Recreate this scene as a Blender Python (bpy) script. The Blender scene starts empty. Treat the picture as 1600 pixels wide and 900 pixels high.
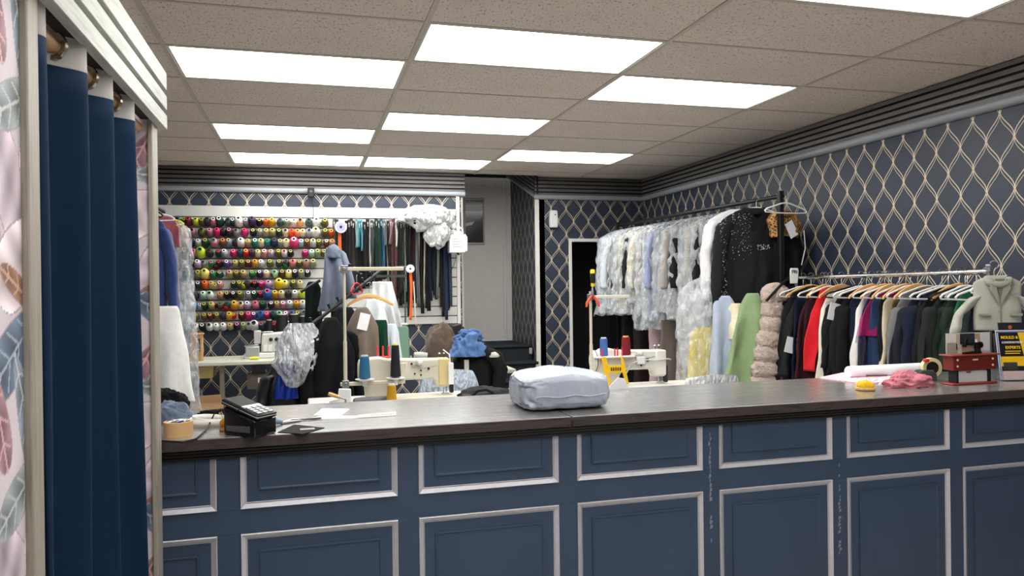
import bpy, math, random
import numpy as np
from mathutils import Vector, Matrix, noise
PI = math.pi
scene = bpy.context.scene
C = scene.collection

# ------------------------------------------------------------------ camera
EYE = Vector((0, 0, 1.5))
FPX, YAW, PITCH, ROLL = 1181.75, .2655, -.0027, -.0125
_fw = Vector((math.sin(YAW)*math.cos(PITCH), math.cos(YAW)*math.cos(PITCH), math.sin(PITCH)))
_r0 = Vector((math.cos(YAW), -math.sin(YAW), 0)); _u0 = _r0.cross(_fw)
_rt = _r0*math.cos(ROLL) + _u0*math.sin(ROLL); _up = _u0*math.cos(ROLL) - _r0*math.sin(ROLL)
cam = bpy.data.objects.new('camera', bpy.data.cameras.new('camera')); C.objects.link(cam)
cam.data.sensor_width = 36; cam.data.lens = FPX/1600*36; cam.data.clip_start = .02
cam.matrix_world = Matrix(((_rt.x, _up.x, -_fw.x, EYE.x), (_rt.y, _up.y, -_fw.y, EYE.y), (_rt.z, _up.z, -_fw.z, EYE.z), (0, 0, 0, 1)))
scene.camera = cam

# ------------------------------------------------------------------ world, exposure
w = bpy.data.worlds.new('room_world'); scene.world = w; w.use_nodes = True
w.node_tree.nodes['Background'].inputs[0].default_value = (.8, .85, 1, 1)
w.node_tree.nodes['Background'].inputs[1].default_value = .25
vs = scene.view_settings
vs.view_transform = 'Standard'; vs.look = 'None'; vs.gamma = 1; vs.use_curve_mapping = False
vs.exposure = 0.45
scene.cycles.transparent_max_bounces = 40
LAMP = 10.0          # strength of the ceiling panels

def at(u, v, X=None, Y=None, Z=None):
    """world point seen at photo pixel (u,v) on the plane X=, Y= or Z="""
    d = _fw*FPX + _rt*(u-800) + _up*(450-v)
    if Y is not None: k = Y/d.y
    elif X is not None: k = X/d.x
    else: k = (Z-EYE.z)/d.z
    return EYE + d*k

# ------------------------------------------------------------------ materials
def lin(c):
    f = lambda x: x/12.92 if x <= .04045 else ((x+.055)/1.055)**2.4
    return tuple(f(x/255) for x in c) + (1,)
class NT:
    def __init__(s, name):
        s.m = bpy.data.materials.new(name); s.m.use_nodes = True
        s.t = s.m.node_tree; s.t.nodes.clear()
        s.out = s.n('ShaderNodeOutputMaterial')
    def n(s, typ, **kw):
        nd = s.t.nodes.new(typ)
        for k, v in kw.items(): setattr(nd, k, v)
        return nd
    def l(s, a, b): s.t.links.new(a, b)
    def val(s, sock, v):
        if isinstance(v, (int, float)): sock.default_value = v
        elif isinstance(v, tuple): sock.default_value = v
        else: s.l(v, sock)
    def math(s, op, a, b=0., c=0.):
        nd = s.n('ShaderNodeMath', operation=op)
        for i, v in enumerate((a, b, c)): s.val(nd.inputs[i], v)
        return nd.outputs[0]
    def mix(s, f, a, b):
        nd = s.n('ShaderNodeMix', data_type='RGBA')
        s.val(nd.inputs[0], f); s.val(nd.inputs[6], a); s.val(nd.inputs[7], b)
        return nd.outputs[2]
    def noise(s, scale, detail=4, vec=None, rough=.5):
        nd = s.n('ShaderNodeTexNoise'); nd.inputs['Scale'].default_value = scale
        nd.inputs['Detail'].default_value = detail; nd.inputs['Roughness'].default_value = rough
        if vec is not None: s.l(vec, nd.inputs['Vector'])
        return nd.outputs['Fac']
    def coord(s, scale=(1, 1, 1), kind='Object'):
        tc = s.n('ShaderNodeTexCoord'); mp = s.n('ShaderNodeMapping')
        mp.inputs['Scale'].default_value = scale; s.l(tc.outputs[kind], mp.inputs['Vector'])
        return mp.outputs[0]
    def ramp(s, f, stops):
        nd = s.n('ShaderNodeValToRGB'); el = nd.color_ramp.elements
        while len(el) < len(stops): el.new(.5)
        for e, (p, c) in zip(el, stops): e.position = p; e.color = c
        s.l(f, nd.inputs[0]); return nd.outputs[0]
    def bsdf(s, col, rough=.6, metal=0, spec=.4, bump=None, bstr=.3, bdist=.01, sheen=0, coat=0, crough=.2):
        b = s.n('ShaderNodeBsdfPrincipled')
        s.val(b.inputs['Base Color'], col); s.val(b.inputs['Roughness'], rough); s.val(b.inputs['Metallic'], metal)
        b.inputs['Specular IOR Level'].default_value = spec
        if coat: b.inputs['Coat Weight'].default_value = coat; b.inputs['Coat Roughness'].default_value = crough; b.inputs['Coat IOR'].default_value = 1.7
        if sheen: b.inputs['Sheen Weight'].default_value = sheen
        if bump is not None:
            bn = s.n('ShaderNodeBump'); bn.inputs['Strength'].default_value = bstr; bn.inputs['Distance'].default_value = bdist
            s.l(bump, bn.inputs['Height']); s.l(bn.outputs[0], b.inputs['Normal'])
        return b.outputs[0]
    def done(s, sh): s.l(sh, s.out.inputs[0]); return s.m
_mc = {}
def plain(col, rough=.5, metal=0, spec=.4, var=.06, scale=18, bstr=.15):
    """painted / moulded surface with faint mottling"""
    k = ('p', col, rough, metal, spec, var, scale, bstr)
    if k not in _mc:
        t = NT('surface_%d_%d_%d' % col); nz = t.noise(scale, 3, t.coord())
        c = lin(col); d = tuple(x*(1-var*2) for x in c[:3]) + (1,)
        _mc[k] = t.done(t.bsdf(t.mix(nz, d, c), rough, metal, spec, t.noise(scale*6, 2, t.coord()), bstr, .002))
    return _mc[k]
def fabric(col, weave=700, rough=.9, sheen=.25, var=.12, fold=14, bstr=.35):
    """woven cloth: weave, mottling, soft creases"""
    if max(col) < 75: sheen = 0; col = tuple(int(x*.8) for x in col)
    k = ('f', col, weave, rough, sheen, var, fold, bstr)
    if k not in _mc:
        t = NT('cloth_%d_%d_%d' % col); co = t.coord()
        c = lin(col); d = tuple(x*(1-var*2) for x in c[:3]) + (1,)
        h = t.math('ADD', t.noise(fold, 3, t.coord((1, 1, .45))), t.math('MULTIPLY', t.noise(weave, 1, co), .12))
        _mc[k] = t.done(t.bsdf(t.mix(t.noise(35, 4, co), d, c), rough, 0, .2, h, bstr, .03, sheen))
    return _mc[k]
def metal(col=(190, 190, 190), rough=.3):
    k = ('m', col, rough)
    if k not in _mc:
        t = NT('metal_%d_%d_%d' % col)
        _mc[k] = t.done(t.bsdf(lin(col), t.math('MULTIPLY_ADD', t.noise(60, 2, t.coord()), .2, rough-.08), 1, .5))
    return _mc[k]
def wood(light, dark, axis='X', rough=.45, scale=1.0):
    k = ('w', light, dark, axis, rough, scale)
    if k not in _mc:
        t = NT('wood_%d_%d_%d' % light)
        s = {'X': (1.2, 16, 16), 'Y': (16, 1.2, 16), 'Z': (16, 16, 1.2)}[axis]
        co = t.coord(tuple(a*scale for a in s))
        g = t.noise(3, 6, co, .65)
        col = t.ramp(g, [(.3, lin(dark)), (.52, lin(light)), (.7, lin(tuple(int(a*.55+b*.45) for a, b in zip(light, dark))))])
        _mc[k] = t.done(t.bsdf(col, rough, 0, .4, g, .12, .004))
    return _mc[k]
def film(tint=(235, 240, 242), lo=.10, hi=.62, rough=.16, scale=9):
    """clear crumpled polythene"""
    k = ('film', tint, lo, hi, rough, scale)
    if k not in _mc:
        t = NT('polythene_%d_%d' % (int(lo*100), int(hi*100)))
        nz = t.noise(scale, 3, t.coord((1, 1, .5)), .5)
        rd = lambda s_, v_: t.math('MULTIPLY', t.math('ABSOLUTE', t.math('SUBTRACT', t.noise(s_, 2, t.coord(v_), .4), .5)), 2)
        r1, r2 = rd(scale*1.3, (1.5, 1.5, .45)), rd(scale*2.6, (1.3, 1.3, .6))
        cr = t.math('ADD', t.math('MULTIPLY', t.math('MAXIMUM', t.math('SUBTRACT', 1, t.math('MULTIPLY', r1, 3.2)), t.math('SUBTRACT', .8, t.math('MULTIPLY', r2, 5))), .7), t.math('MULTIPLY', t.math('SUBTRACT', nz, .42), 1.0))  # milky streaks along the ridges paint in the crinkle highlights
        ht = t.math('ADD', t.math('MULTIPLY', r1, 1.2), t.math('MULTIPLY', r2, .5))
        b = t.bsdf(lin(tint), rough, 0, .8, t.math('ADD', t.math('MULTIPLY', nz, .7), ht), .8, .05)
        tr = t.n('ShaderNodeBsdfTransparent'); tr.inputs[0].default_value = (.96, .97, .98, 1)
        mx = t.n('ShaderNodeMixShader')
        rg = t.n('ShaderNodeMapRange'); rg.inputs[1].default_value = -.15; rg.inputs[2].default_value = .9
        rg.inputs[3].default_value = lo; rg.inputs[4].default_value = hi
        t.l(cr, rg.inputs[0]); t.l(rg.outputs[0], mx.inputs[0]); t.l(tr.outputs[0], mx.inputs[1]); t.l(b, mx.inputs[2])
        _mc[k] = t.done(mx.outputs[0])
    return _mc[k]
def glow(col, strength):
    t = NT('lamp_diffuser'); e = t.n('ShaderNodeEmission'); e.inputs[0].default_value = col; e.inputs[1].default_value = strength
    return t.done(e.outputs[0])
def vcol(name, rough=.6):
    t = NT(name); a = t.n('ShaderNodeAttribute'); a.attribute_name = 'print'
    return t.done(t.bsdf(a.outputs['Color'], rough, 0, .3))

NODE_X = (lambda q: (q.x, q.z))(at(264.8, 315, Y=7.87))
def wallpaper(axis):
    """navy paper with doubled golden ogee lines; axis = world axis running along the wall"""
    t = NT('ogee_wallpaper_' + axis)
    g = t.n('ShaderNodeNewGeometry'); sp = t.n('ShaderNodeSeparateXYZ'); t.l(g.outputs['Position'], sp.inputs[0])
    p, h = .1765, .143
    nx, nzz = {'X': NODE_X, 'Y': (3.353, 2.425)}[axis]
    off = p/2-nx; zo = -nzz
    x = t.math('PINGPONG', t.math('ADD', sp.outputs[axis], 10*p+off), p/2)
    def line(dz, half):
        ph = t.math('MULTIPLY', t.math('ADD', sp.outputs['Z'], dz+zo), PI/h)
        cz = t.math('COSINE', ph); sz = t.math('SINE', ph)
        d = t.math('ABSOLUTE', t.math('SUBTRACT', x, t.math('MULTIPLY_ADD', cz, p/4-.002, p/4)))
        sl = t.math('MULTIPLY', sz, p/4*PI/h)
        d = t.math('DIVIDE', d, t.math('SQRT', t.math('MULTIPLY_ADD', sl, sl, 1)))
        return t.math('LESS_THAN', d, half)
    m = t.math('MAXIMUM', line(-.0135, .0028), line(.0135, .0017))
    nz = t.noise(9, 4, t.coord()); fine = t.noise(160, 2, t.coord())
    base = t.mix(nz, lin((32, 40, 56)), lin((43, 51, 67)))
    gold = t.mix(fine, lin((186, 172, 146)), lin((216, 205, 182)))
    return t.done(t.bsdf(t.mix(m, base, gold), t.math('MULTIPLY_ADD', m, -.08, .48), 0, .45, t.math('ADD', m, t.math('MULTIPLY', fine, .3)), .12, .002))

# ------------------------------------------------------------------ mesh helpers
class MB:
    def __init__(s): s.v = []; s.f = []
    def add(s, v, f):
        o = len(s.v); s.v += [tuple(a) for a in v]; s.f += [tuple(i+o for i in q) for q in f]; return s
    def box(s, x0, x1, y0, y1, z0, z1, M=None):
        v = [Vector((x, y, z)) for z in (z0, z1) for y in (y0, y1) for x in (x0, x1)]
        if M: v = [M @ a for a in v]
        return s.add(v, [(0, 2, 3, 1), (4, 5, 7, 6), (0, 1, 5, 4), (2, 6, 7, 3), (0, 4, 6, 2), (1, 3, 7, 5)])
    def cyl(s, a, b, ra, rb=None, n=12, caps=True):
        a, b = Vector(a), Vector(b); rb = ra if rb is None else rb
        z = (b-a).normalized(); x = z.orthogonal().normalized(); y = z.cross(x)
        v = []
        for c, r in ((a, ra), (b, rb)):
            v += [c + x*r*math.cos(2*PI*i/n) + y*r*math.sin(2*PI*i/n) for i in range(n)]
        f = [(i, (i+1) % n, n+(i+1) % n, n+i) for i in range(n)]
        if caps: f += [tuple(range(n-1, -1, -1)), tuple(range(n, 2*n))]
        return s.add(v, f)
    def lathe(s, prof, c=(0, 0, 0), axis=(0, 0, 1), n=20, caps=True):
        """prof: (radius, along axis)"""
        z = Vector(axis).normalized(); x = z.orthogonal().normalized(); y = z.cross(x); c = Vector(c)
        v = [c + z*h + x*r*math.cos(2*PI*i/n) + y*r*math.sin(2*PI*i/n) for r, h in prof for i in range(n)]
        f = [(k*n+i, k*n+(i+1) % n, (k+1)*n+(i+1) % n, (k+1)*n+i) for k in range(len(prof)-1) for i in range(n)]
        if caps: f += [tuple(range(n-1, -1, -1)), tuple(range((len(prof)-1)*n, len(prof)*n))]
        return s.add(v, f)
    def tube(s, path, r, n=8, caps=True):
        P = [Vector(p) for p in path]; rs = r if isinstance(r, (list, tuple)) else [r]*len(P)
        v = []; nx = None
        for i, p in enumerate(P):
            d = (P[min(i+1, len(P)-1)] - P[max(i-1, 0)]).normalized()
            nx = d.orthogonal() if nx is None else nx - d*nx.dot(d)
            if nx.length < 1e-6: nx = d.orthogonal()
            nx.normalize(); ny = d.cross(nx)
            v += [p + nx*rs[i]*math.cos(2*PI*k/n) + ny*rs[i]*math.sin(2*PI*k/n) for k in range(n)]
        f = [(k*n+i, k*n+(i+1) % n, (k+1)*n+(i+1) % n, (k+1)*n+i) for k in range(len(P)-1) for i in range(n)]
        if caps: f += [tuple(range(n-1, -1, -1)), tuple(range((len(P)-1)*n, len(P)*n))]
        return s.add(v, f)
    def prism(s, poly, axis, a, b, M=None):
        """polygon (2D) extruded along axis from a to b"""
        n = len(poly)
        def pt(q, h):
            return {'Y': Vector((q[0], h, q[1])), 'X': Vector((h, q[0], q[1])), 'Z': Vector((q[0], q[1], h))}[axis]
        v = [pt(q, a) for q in poly] + [pt(q, b) for q in poly]
        if M: v = [M @ x for x in v]
        return s.add(v, [(i, (i+1) % n, n+(i+1) % n, n+i) for i in range(n)] + [tuple(range(n-1, -1, -1)), tuple(range(n, 2*n))])
    def grid(s, fn, nu, nv, closed_u=False):
        v = [fn(i/nu, j/nv) for j in range(nv+1) for i in range(nu+(0 if closed_u else 1))]
        W = nu if closed_u else nu+1
        f = [(j*W+i, j*W+(i+1) % W, (j+1)*W+(i+1) % W, (j+1)*W+i) for j in range(nv) for i in range(nu)]
        return s.add(v, f)
    def rings(s, R, caps=True):
        n = len(R[0]); o = [p for r in R for p in r]
        f = [(k*n+i, k*n+(i+1) % n, (k+1)*n+(i+1) % n, (k+1)*n+i) for k in range(len(R)-1) for i in range(n)]
        if caps: f += [tuple(range(n-1, -1, -1)), tuple(range((len(R)-1)*n, len(R)*n))]
        return s.add(o, f)
    def xf(s, M): s.v = [tuple(M @ Vector(p)) for p in s.v]; return s

def mesh(name, mb, m, smooth=40):
    me = bpy.data.meshes.new(name); me.from_pydata(mb.v, [], mb.f); me.materials.append(m)
    import bmesh
    b = bmesh.new(); b.from_mesh(me); bmesh.ops.recalc_face_normals(b, faces=b.faces); b.to_mesh(me); b.free()
    if smooth:
        me.shade_smooth()
        if smooth < 180: me.set_sharp_from_angle(angle=math.radians(smooth))
    return me
def obj(name, mb, m, parent=None, smooth=40, bevel=0, seg=2, solid=0, sub=0, loc=None):
    me = mb if isinstance(mb, bpy.types.Mesh) else mesh(name, mb, m, smooth)
    o = bpy.data.objects.new(name, me); C.objects.link(o)
    if parent: o.parent = parent
    if loc is not None: o.location = loc
    if solid: md = o.modifiers.new('thickness', 'SOLIDIFY'); md.thickness = solid; md.offset = 0
    if bevel: md = o.modifiers.new('bevel', 'BEVEL'); md.width = bevel; md.segments = seg; md.limit_method = 'ANGLE'; md.angle_limit = .6
    if sub: md = o.modifiers.new('sub', 'SUBSURF'); md.levels = sub; md.render_levels = sub
    return o
def tag(o, label, cat, group=None):
    o['label'] = label; o['category'] = cat
    if group: o['group'] = group
    return o
def thing(name, label, cat, loc=(0, 0, 0), rz=0, group=None):
    o = bpy.data.objects.new(name, None); C.objects.link(o); o.empty_display_size = .05
    o.location = loc; o.rotation_euler = (0, 0, rz)
    return tag(o, label, cat, group)
def struct(name, mb, m, parent=None, **k):
    o = obj(name, mb, m, parent, **k)
    if not parent: o['kind'] = 'structure'
    return o
def nz3(x, y, z): return noise.noise(Vector((x, y, z)))
def ordinal(i):
    return ['first', 'second', 'third', 'fourth', 'fifth', 'sixth', 'seventh', 'eighth', 'ninth', 'tenth', 'eleventh', 'twelfth', 'thirteenth', 'fourteenth', 'fifteenth', 'sixteenth', 'seventeenth', 'eighteenth', 'nineteenth', 'twentieth', 'twenty-first', 'twenty-second', 'twenty-third', 'twenty-fourth', 'twenty-fifth', 'twenty-sixth', 'twenty-seventh', 'twenty-eighth', 'twenty-ninth', 'thirtieth', 'thirty-first', 'thirty-second', 'thirty-third', 'thirty-fourth', 'thirty-fifth', 'thirty-sixth', 'thirty-seventh', 'thirty-eighth', 'thirty-ninth', 'fortieth', 'forty-first', 'forty-second', 'forty-third', 'forty-fourth', 'forty-fifth'][i]
def text(name, s, size, m, M, parent=None, ext=.0006, bold=0.0, align='LEFT'):
    cu = bpy.data.curves.new(name, 'FONT'); cu.body = s; cu.size = size; cu.extrude = ext; cu.align_x = align; cu.offset = bold
    tmp = bpy.data.objects.new(name + '_tmp', cu); C.objects.link(tmp)
    bpy.context.view_layer.update()
    me = bpy.data.meshes.new_from_object(tmp.evaluated_get(bpy.context.evaluated_depsgraph_get()))
    bpy.data.objects.remove(tmp); bpy.data.curves.remove(cu)
    me.transform(M); me.materials.clear(); me.materials.append(m); me.name = name
    return obj(name, me, None, parent)
# ================================================================== the room
H = 2.695                                   # ceiling
XL, XR, YF, YB, YB2, XS0, XS1, YD = -1.86, 3.74, -2.6, 7.87, 7.97, 1.60, 2.47, 9.12
WPX, WPY = wallpaper('X'), wallpaper('Y')
white_paint = plain((214, 212, 208), .5)
grey_paint = plain((168, 164, 158), .55)
struct('floor', MB().box(XL-.1, XR+.1, YF, YD+.1, -.06, 0), wood((204, 198, 190), (180, 172, 164), 'Y', .4, .5))
struct('wall_right', MB().box(XR, XR+.1, YF, YB2+.1, 0, H+.2), WPY)
struct('wall_left', MB().box(XL-.1, XL, YF, YB, 0, H+.2), WPY)
struct('wall_front', MB().box(XL-.1, XR+.1, YF-.1, YF, 0, H+.2), plain((96, 98, 104), .6))
struct('wall_back', MB().box(XL, XS0, YB, YB+.1, 0, H+.5), WPX)
struct('wall_recess_side', MB().box(XS1, XS1+.08, YB2, YD, 0, 3.3), WPY)
struct('wall_recess_inner', MB().box(XS0-.1, XS0, YB+.1, YD, 0, 3.3), grey_paint)
# back wall right of the stairs, with the doorway
DX0, DX1, DZ = 2.862, 3.60, 1.985
o = struct('wall_back_right', MB().box(XS1, DX0, YB2, YB2+.1, 0, H+.5).box(DX1, XR, YB2, YB2+.1, 0, H+.5).box(DX0, DX1, YB2, YB2+.1, DZ, H+.5), WPX)
struct('trim_1', MB().box(DX0-.035, DX0, YB2-.012, YB2+.1, 0, DZ+.035).box(DX1, DX1+.035, YB2-.012, YB2+.1, 0, DZ+.035).box(DX0, DX1, YB2-.012, YB2+.1, DZ, DZ+.035), white_paint, bevel=.003)
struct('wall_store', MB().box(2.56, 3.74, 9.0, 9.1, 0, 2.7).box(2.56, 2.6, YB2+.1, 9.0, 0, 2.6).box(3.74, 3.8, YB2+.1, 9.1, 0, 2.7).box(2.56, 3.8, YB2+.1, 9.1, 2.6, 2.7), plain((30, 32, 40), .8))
struct('trim_2', MB().box(XS1-.035, XS1+.015, YB2-.012, YB2, 0, 2.45), white_paint, bevel=.002)
struct('trim_3', MB().box(1.535, 1.572, YB-.02, YB, .3, 2.46), white_paint, bevel=.002)
struct('trim_4', MB().box(XS0-.01, XS0+.01, YB-.005, YB+.1, 0, 2.9), grey_paint)
# the head of the recess, dark above the suspended ceiling
struct('wall_recess_head', MB().box(XS0, XS1+.1, YD, YD+.06, 2.84, 3.3).box(XS0-.1, XS1+.1, YB+.05, YD, 3.0, 3.06), plain((40, 40, 44), .8))

# door on the landing
d1 = struct('door_1', MB().box(XS0+.02, XS1-.11, YD-.04, YD, .84, 2.80), plain((214, 211, 206), .5))
struct('architrave', MB().box(XS1-.11, XS1-.075, YD-.055, YD, .84, 2.83).box(XS1-.075, XS1, YD-.03, YD, .84, 2.83).box(XS0, XS1, YD-.05, YD, 2.80, 2.84), plain((222, 220, 216), .5), d1, bevel=.004)
a, b = at(727, 313, Y=YD-.05), at(755, 379, Y=YD-.05)
struct('glass_pane', MB().box(a.x, b.x, YD-.052, YD-.04, b.z, a.z), plain((38, 40, 43), .12, 0, .6), d1)
struct('beading', MB().box(a.x-.03, a.x, YD-.06, YD-.04, b.z-.03, a.z+.03).box(b.x, b.x+.02, YD-.06, YD-.04, b.z-.03, a.z+.03).box(a.x, b.x, YD-.06, YD-.04, a.z, a.z+.03).box(a.x, b.x, YD-.06, YD-.04, b.z-.03, b.z), plain((170, 166, 160), .5), d1, bevel=.004)
struct('pale_strip', MB().box(a.x, b.x-.01, YD-.056, YD-.052, a.z-.13, a.z-.075), plain((215, 214, 212), .6), d1)  # pale band across the dark pane
struct('pale_corner', MB().prism([(a.x, a.z-.28), (a.x+.11, a.z-.26), (a.x+.08, a.z-.30), (a.x, a.z-.315)], 'Y', YD-.056, YD-.052), plain((205, 205, 204), .6), d1)  # pale wedge at the left side of the pane

# stairs up to it: five carpeted steps
st = thing('carpeted_stairs', 'dark carpeted stairs climbing to the grey door behind the sewing area', 'stairs', (0, 0, 0))
carpet = fabric((52, 58, 66), 300, .95, .1); nosing = plain((28, 29, 32), .7)
for k in range(5):
    y0, z1 = 7.20+.25*k, .166*(k+1)
    y1 = YD-.06 if k == 4 else 7.45+.25*k
    obj('step', MB().box(XS0+.02, XS1-.02, y0, y1, 0 if k < 1 else .166*k-.02, z1-.004), carpet, st)
    obj('nosing', MB().box(XS0+.02, XS1-.02, y0-.022, y0+.05, z1-.022, z1+.004), nosing, st, bevel=.006)
    obj('corner_guard', MB().box(XS1-.05, XS1-.018, y0-.026, y0+.004, z1-.10, z1-.03), plain((196, 198, 198), .35, .3), st, bevel=.003)

# ------------------------------------------------------------------ suspended ceiling
def tile_mat():
    t = NT('fissured_tile'); co = t.coord(kind='Object')
    f1 = t.noise(95, 3, t.coord((1, .55, 1)), .7); f2 = t.noise(38, 2, t.coord((.5, 1, 1)))
    pits = t.math('LESS_THAN', t.math('MULTIPLY_ADD', f2, .16, f1), .475)
    col = t.mix(pits, t.mix(t.noise(3, 3, co), lin((206, 196, 188)), lin((216, 208, 200))), lin((138, 124, 114)))
    return t.done(t.bsdf(col, .9, 0, .15, t.math('SUBTRACT', t.math('MULTIPLY', f1, .4), pits), .5, .004))
TILE = tile_mat(); TBAR = plain((188, 180, 168), .5)
X0, Y0 = -.6587, 3.3948
xs = [XL] + [X0 + 1.2*i for i in range(0, 4)] + [XR]
ys = [YF] + [Y0 + .6*r for r in range(-9, 8)] + [YB]
ceil = struct('ceiling', MB().box(XL, XR, YF, YB+.03, H+.12, H+.16).box(XS1, XR, YB, YB2, H+.12, H+.16), plain((90, 88, 86), .9))
LIGHTS = {(0, 1): 'large glowing ceiling panel nearest the fitting room valance, upper left',
          (1, 0): 'largest complete glowing ceiling panel, top centre',
          (2, 1): 'glowing ceiling panel right of centre, above the plastic-wrapped coats',
          (0, 4): 'thin glowing ceiling panel at left, second from the thread wall',
          (1, 3): 'mid-size glowing ceiling panel in the centre, third from the back',
          (0, 6): 'rearmost glowing ceiling panel at left, above the thread wall',
          (1, 6): 'rearmost centre glowing ceiling panel above the stair door',
          (2, 5): 'thin rear glowing ceiling panel at right, above the doorway',
          (2, -2): 'glowing ceiling panel cut off by the top right edge'}
ADDED_LIGHTS = {(0, -3): 'added unseen ceiling panel above the customer side, left bay', (1, -5): 'added unseen ceiling panel above the customer side, middle bay',
         (2, -7): 'added unseen ceiling panel near the shop front, right bay', (0, -7): 'added unseen ceiling panel near the shop front, left bay'}  # unseen panels added behind the camera to brighten the room
DIFF = glow((1, .985, .955, 1), LAMP)
tcache = {}
for i in range(len(xs)-1):
    for j in range(len(ys)-1):
        col, row = i-1, j-10
        x0, x1, y0, y1 = xs[i], xs[i+1], ys[j], ys[j+1]
        if x1-x0 < .05 or y1-y0 < .05: continue
        cx, cy, sx, sy = (x0+x1)/2, (y0+y1)/2, (x1-x0)/2-.004, (y1-y0)/2-.004
        lab = LIGHTS.get((col, row)) or ADDED_LIGHTS.get((col, row))
        if lab:
            t = thing('ceiling_light', lab, 'ceiling light', (cx, cy, H), 0, 'lit panels in the suspended ceiling')
            f = MB()
            for q in ((-sx, sx, -sy, -sy+.02), (-sx, sx, sy-.02, sy), (-sx, -sx+.02, -sy+.02, sy-.02), (sx-.02, sx, -sy+.02, sy-.02)): f.box(*q, 0, .012)
            obj('frame', f, plain((205, 203, 198), .5), t)
            obj('diffuser', MB().box(-sx+.02, sx-.02, -sy+.02, sy-.02, .003, .012), DIFF, t)
            continue
        k = (round(sx, 3), round(sy, 3))
        if k not in tcache: tcache[k] = mesh('tile', MB().box(-sx, sx, -sy, sy, 0, .014), TILE, 0)
        obj('tile', tcache[k], None, ceil, loc=(cx, cy, H+.002))
for x in xs[1:-1]: obj('main_runner', MB().box(x-.012, x+.012, YF, YB, H-.003, H+.004), TBAR, ceil)
for y in ys[1:-1]: obj('cross_tee', MB().box(XL, XR, y-.010, y+.010, H-.001, H+.0035), TBAR, ceil)
obj('tile', MB().box(XS1, XR, YB, YB2, H+.002, H+.014), TILE, ceil)

# ------------------------------------------------------------------ slatted cornice
SLAT = wood((96, 93, 92), (70, 68, 69), 'X', .4); SLATY = wood((112, 109, 108), (84, 82, 83), 'Y', .4)
BLACK = plain((14, 14, 16), .6); PIPE = plain((150, 156, 162), .35)
def cornice(name, a, b, out, skew=0):
    """a,b: ends on the wall (x,y); out: unit vector into the room; skew: rise per metre from a to b"""
    a, b, out = Vector((*a, 0)), Vector((*b, 0)), Vector((*out, 0)); d = b-a; L = d.length; d.normalize()
    M = Matrix(((d.x, out.x, 0, a.x), (d.y, out.y, 0, a.y), (skew, 0, 1, 0), (0, 0, 0, 1)))
    c = struct(name, MB().box(0, L, 0, .018, 2.47, H-.002, M), BLACK)
    m = SLAT if abs(d.x) > .5 else SLATY
    for k in range(5):
        z = H-.004-.0425*k
        obj('slat', MB().box(0, L, .028, .036, z-.027, z, M), m, c, bevel=.002)
    obj('half_round', MB().prism([(.0, 2.450)] + [(.018+.030*math.cos(q), 2.4775+.0275*math.sin(q)) for q in [(-90+15*i)*PI/180 for i in range(13)]] + [(0, 2.505)], 'X', 0, L, M), PIPE, c, smooth=50)
    return c
cornice('trim_5', (XL, YB), (XS0+.03, YB), (0, -1))
cornice('trim_6', (XS1-.04, YB2), (XR, YB2), (0, -1))
cornice('trim_7', (XR, YF), (XR, YB2), (-1, 0))
cornice('trim_8', (XS1, YB2-.04), (XS1, YD), (-1, 0), .33)
cornice('trim_9', (XL, YF), (XL, YB), (1, 0))

# ================================================================== counter
CT, CY0, CY1, CX0, CX1 = 1.05, 2.445, 3.05, -.60, XR
NAVY = None
def navy():
    t = NT('navy_paint'); co = t.coord()
    streak = t.noise(14, 5, t.coord((1, 1, .08)), .6)
    c = t.mix(t.noise(5, 4, co), lin((46, 61, 81)), lin((57, 74, 96)))
    wear = t.math('GREATER_THAN', t.noise(60, 4, t.coord((1.6, 1, .35)), .7), .74)
    c = t.mix(t.math('MULTIPLY', wear, .12), c, lin((150, 155, 170)))
    return t.done(t.bsdf(t.mix(t.math('MULTIPLY', streak, .25), c, lin((72, 91, 114))), .5, 0, .35, streak, .06, .003))
NAVY = navy()
def oak():
    t = NT('smoked_oak'); co = t.coord((1.3, 18, 18))
    g = t.noise(3.2, 7, co, .68); big = t.noise(2.2, 3, t.coord((.8, 7, 7)))
    c = t.ramp(g, [(.30, lin((64, 63, 62))), (.5, lin((126, 125, 122))), (.64, lin((96, 95, 93)))])
    c = t.mix(t.math('MULTIPLY', big, .35), c, lin((122, 121, 118)))  # wood greyed lighter to put the top's sheen into its colour
    return t.done(t.bsdf(c, t.math('MULTIPLY_ADD', g, .2, .16), 0, .55, g, .10, .003, 0, 1.0, .22))
OAK = oak()
EDGE = wood((66, 56, 53), (26, 21, 20), 'X', .65, 2.6)  # slab edge in darker wood, without the sheen painted into the top
SILVER = plain((206, 204, 210), .4, .15, .5, .12, 60, .3)
counter = thing('shop_counter', 'long navy panelled shop counter with silver mouldings across the foreground', 'counter', (0, 0, 0))
PY = 2.482
obj('carcass', MB().box(CX0+.01, CX1-.01, PY+.012, 2.97, 0, CT-.035), NAVY, counter)
obj('rail', MB().box(CX0+.01, CX1-.01, PY, PY+.012, .742, .818), NAVY, counter, bevel=.001)
obj('skirting', MB().box(CX0+.01, CX1-.01, PY-.006, PY+.012, 0, .10), NAVY, counter, bevel=.003)
JX = .872
for k, (x0, x1) in enumerate(((CX0, JX-.003), (JX+.003, CX1-.002))):
    w_ = obj('worktop', MB().box(x0, x1, CY0+.003, CY1, CT-.034, CT), OAK, counter, bevel=.002)
    obj('edge_band', MB().box(x0, x1, CY0-.002, CY0+.003, CT-.034, CT-.0015), EDGE, w_, bevel=.0015)
for k, (y, z0, z1) in enumerate(((2.452, 1.004, 1.014), (2.458, .994, 1.003), (2.466, .982, .993))):
    obj('edge_moulding', MB().box(CX0, CX1-.01, y, 2.52, z0, z1), plain((26, 22, 22), .35), counter, bevel=.003)
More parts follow.
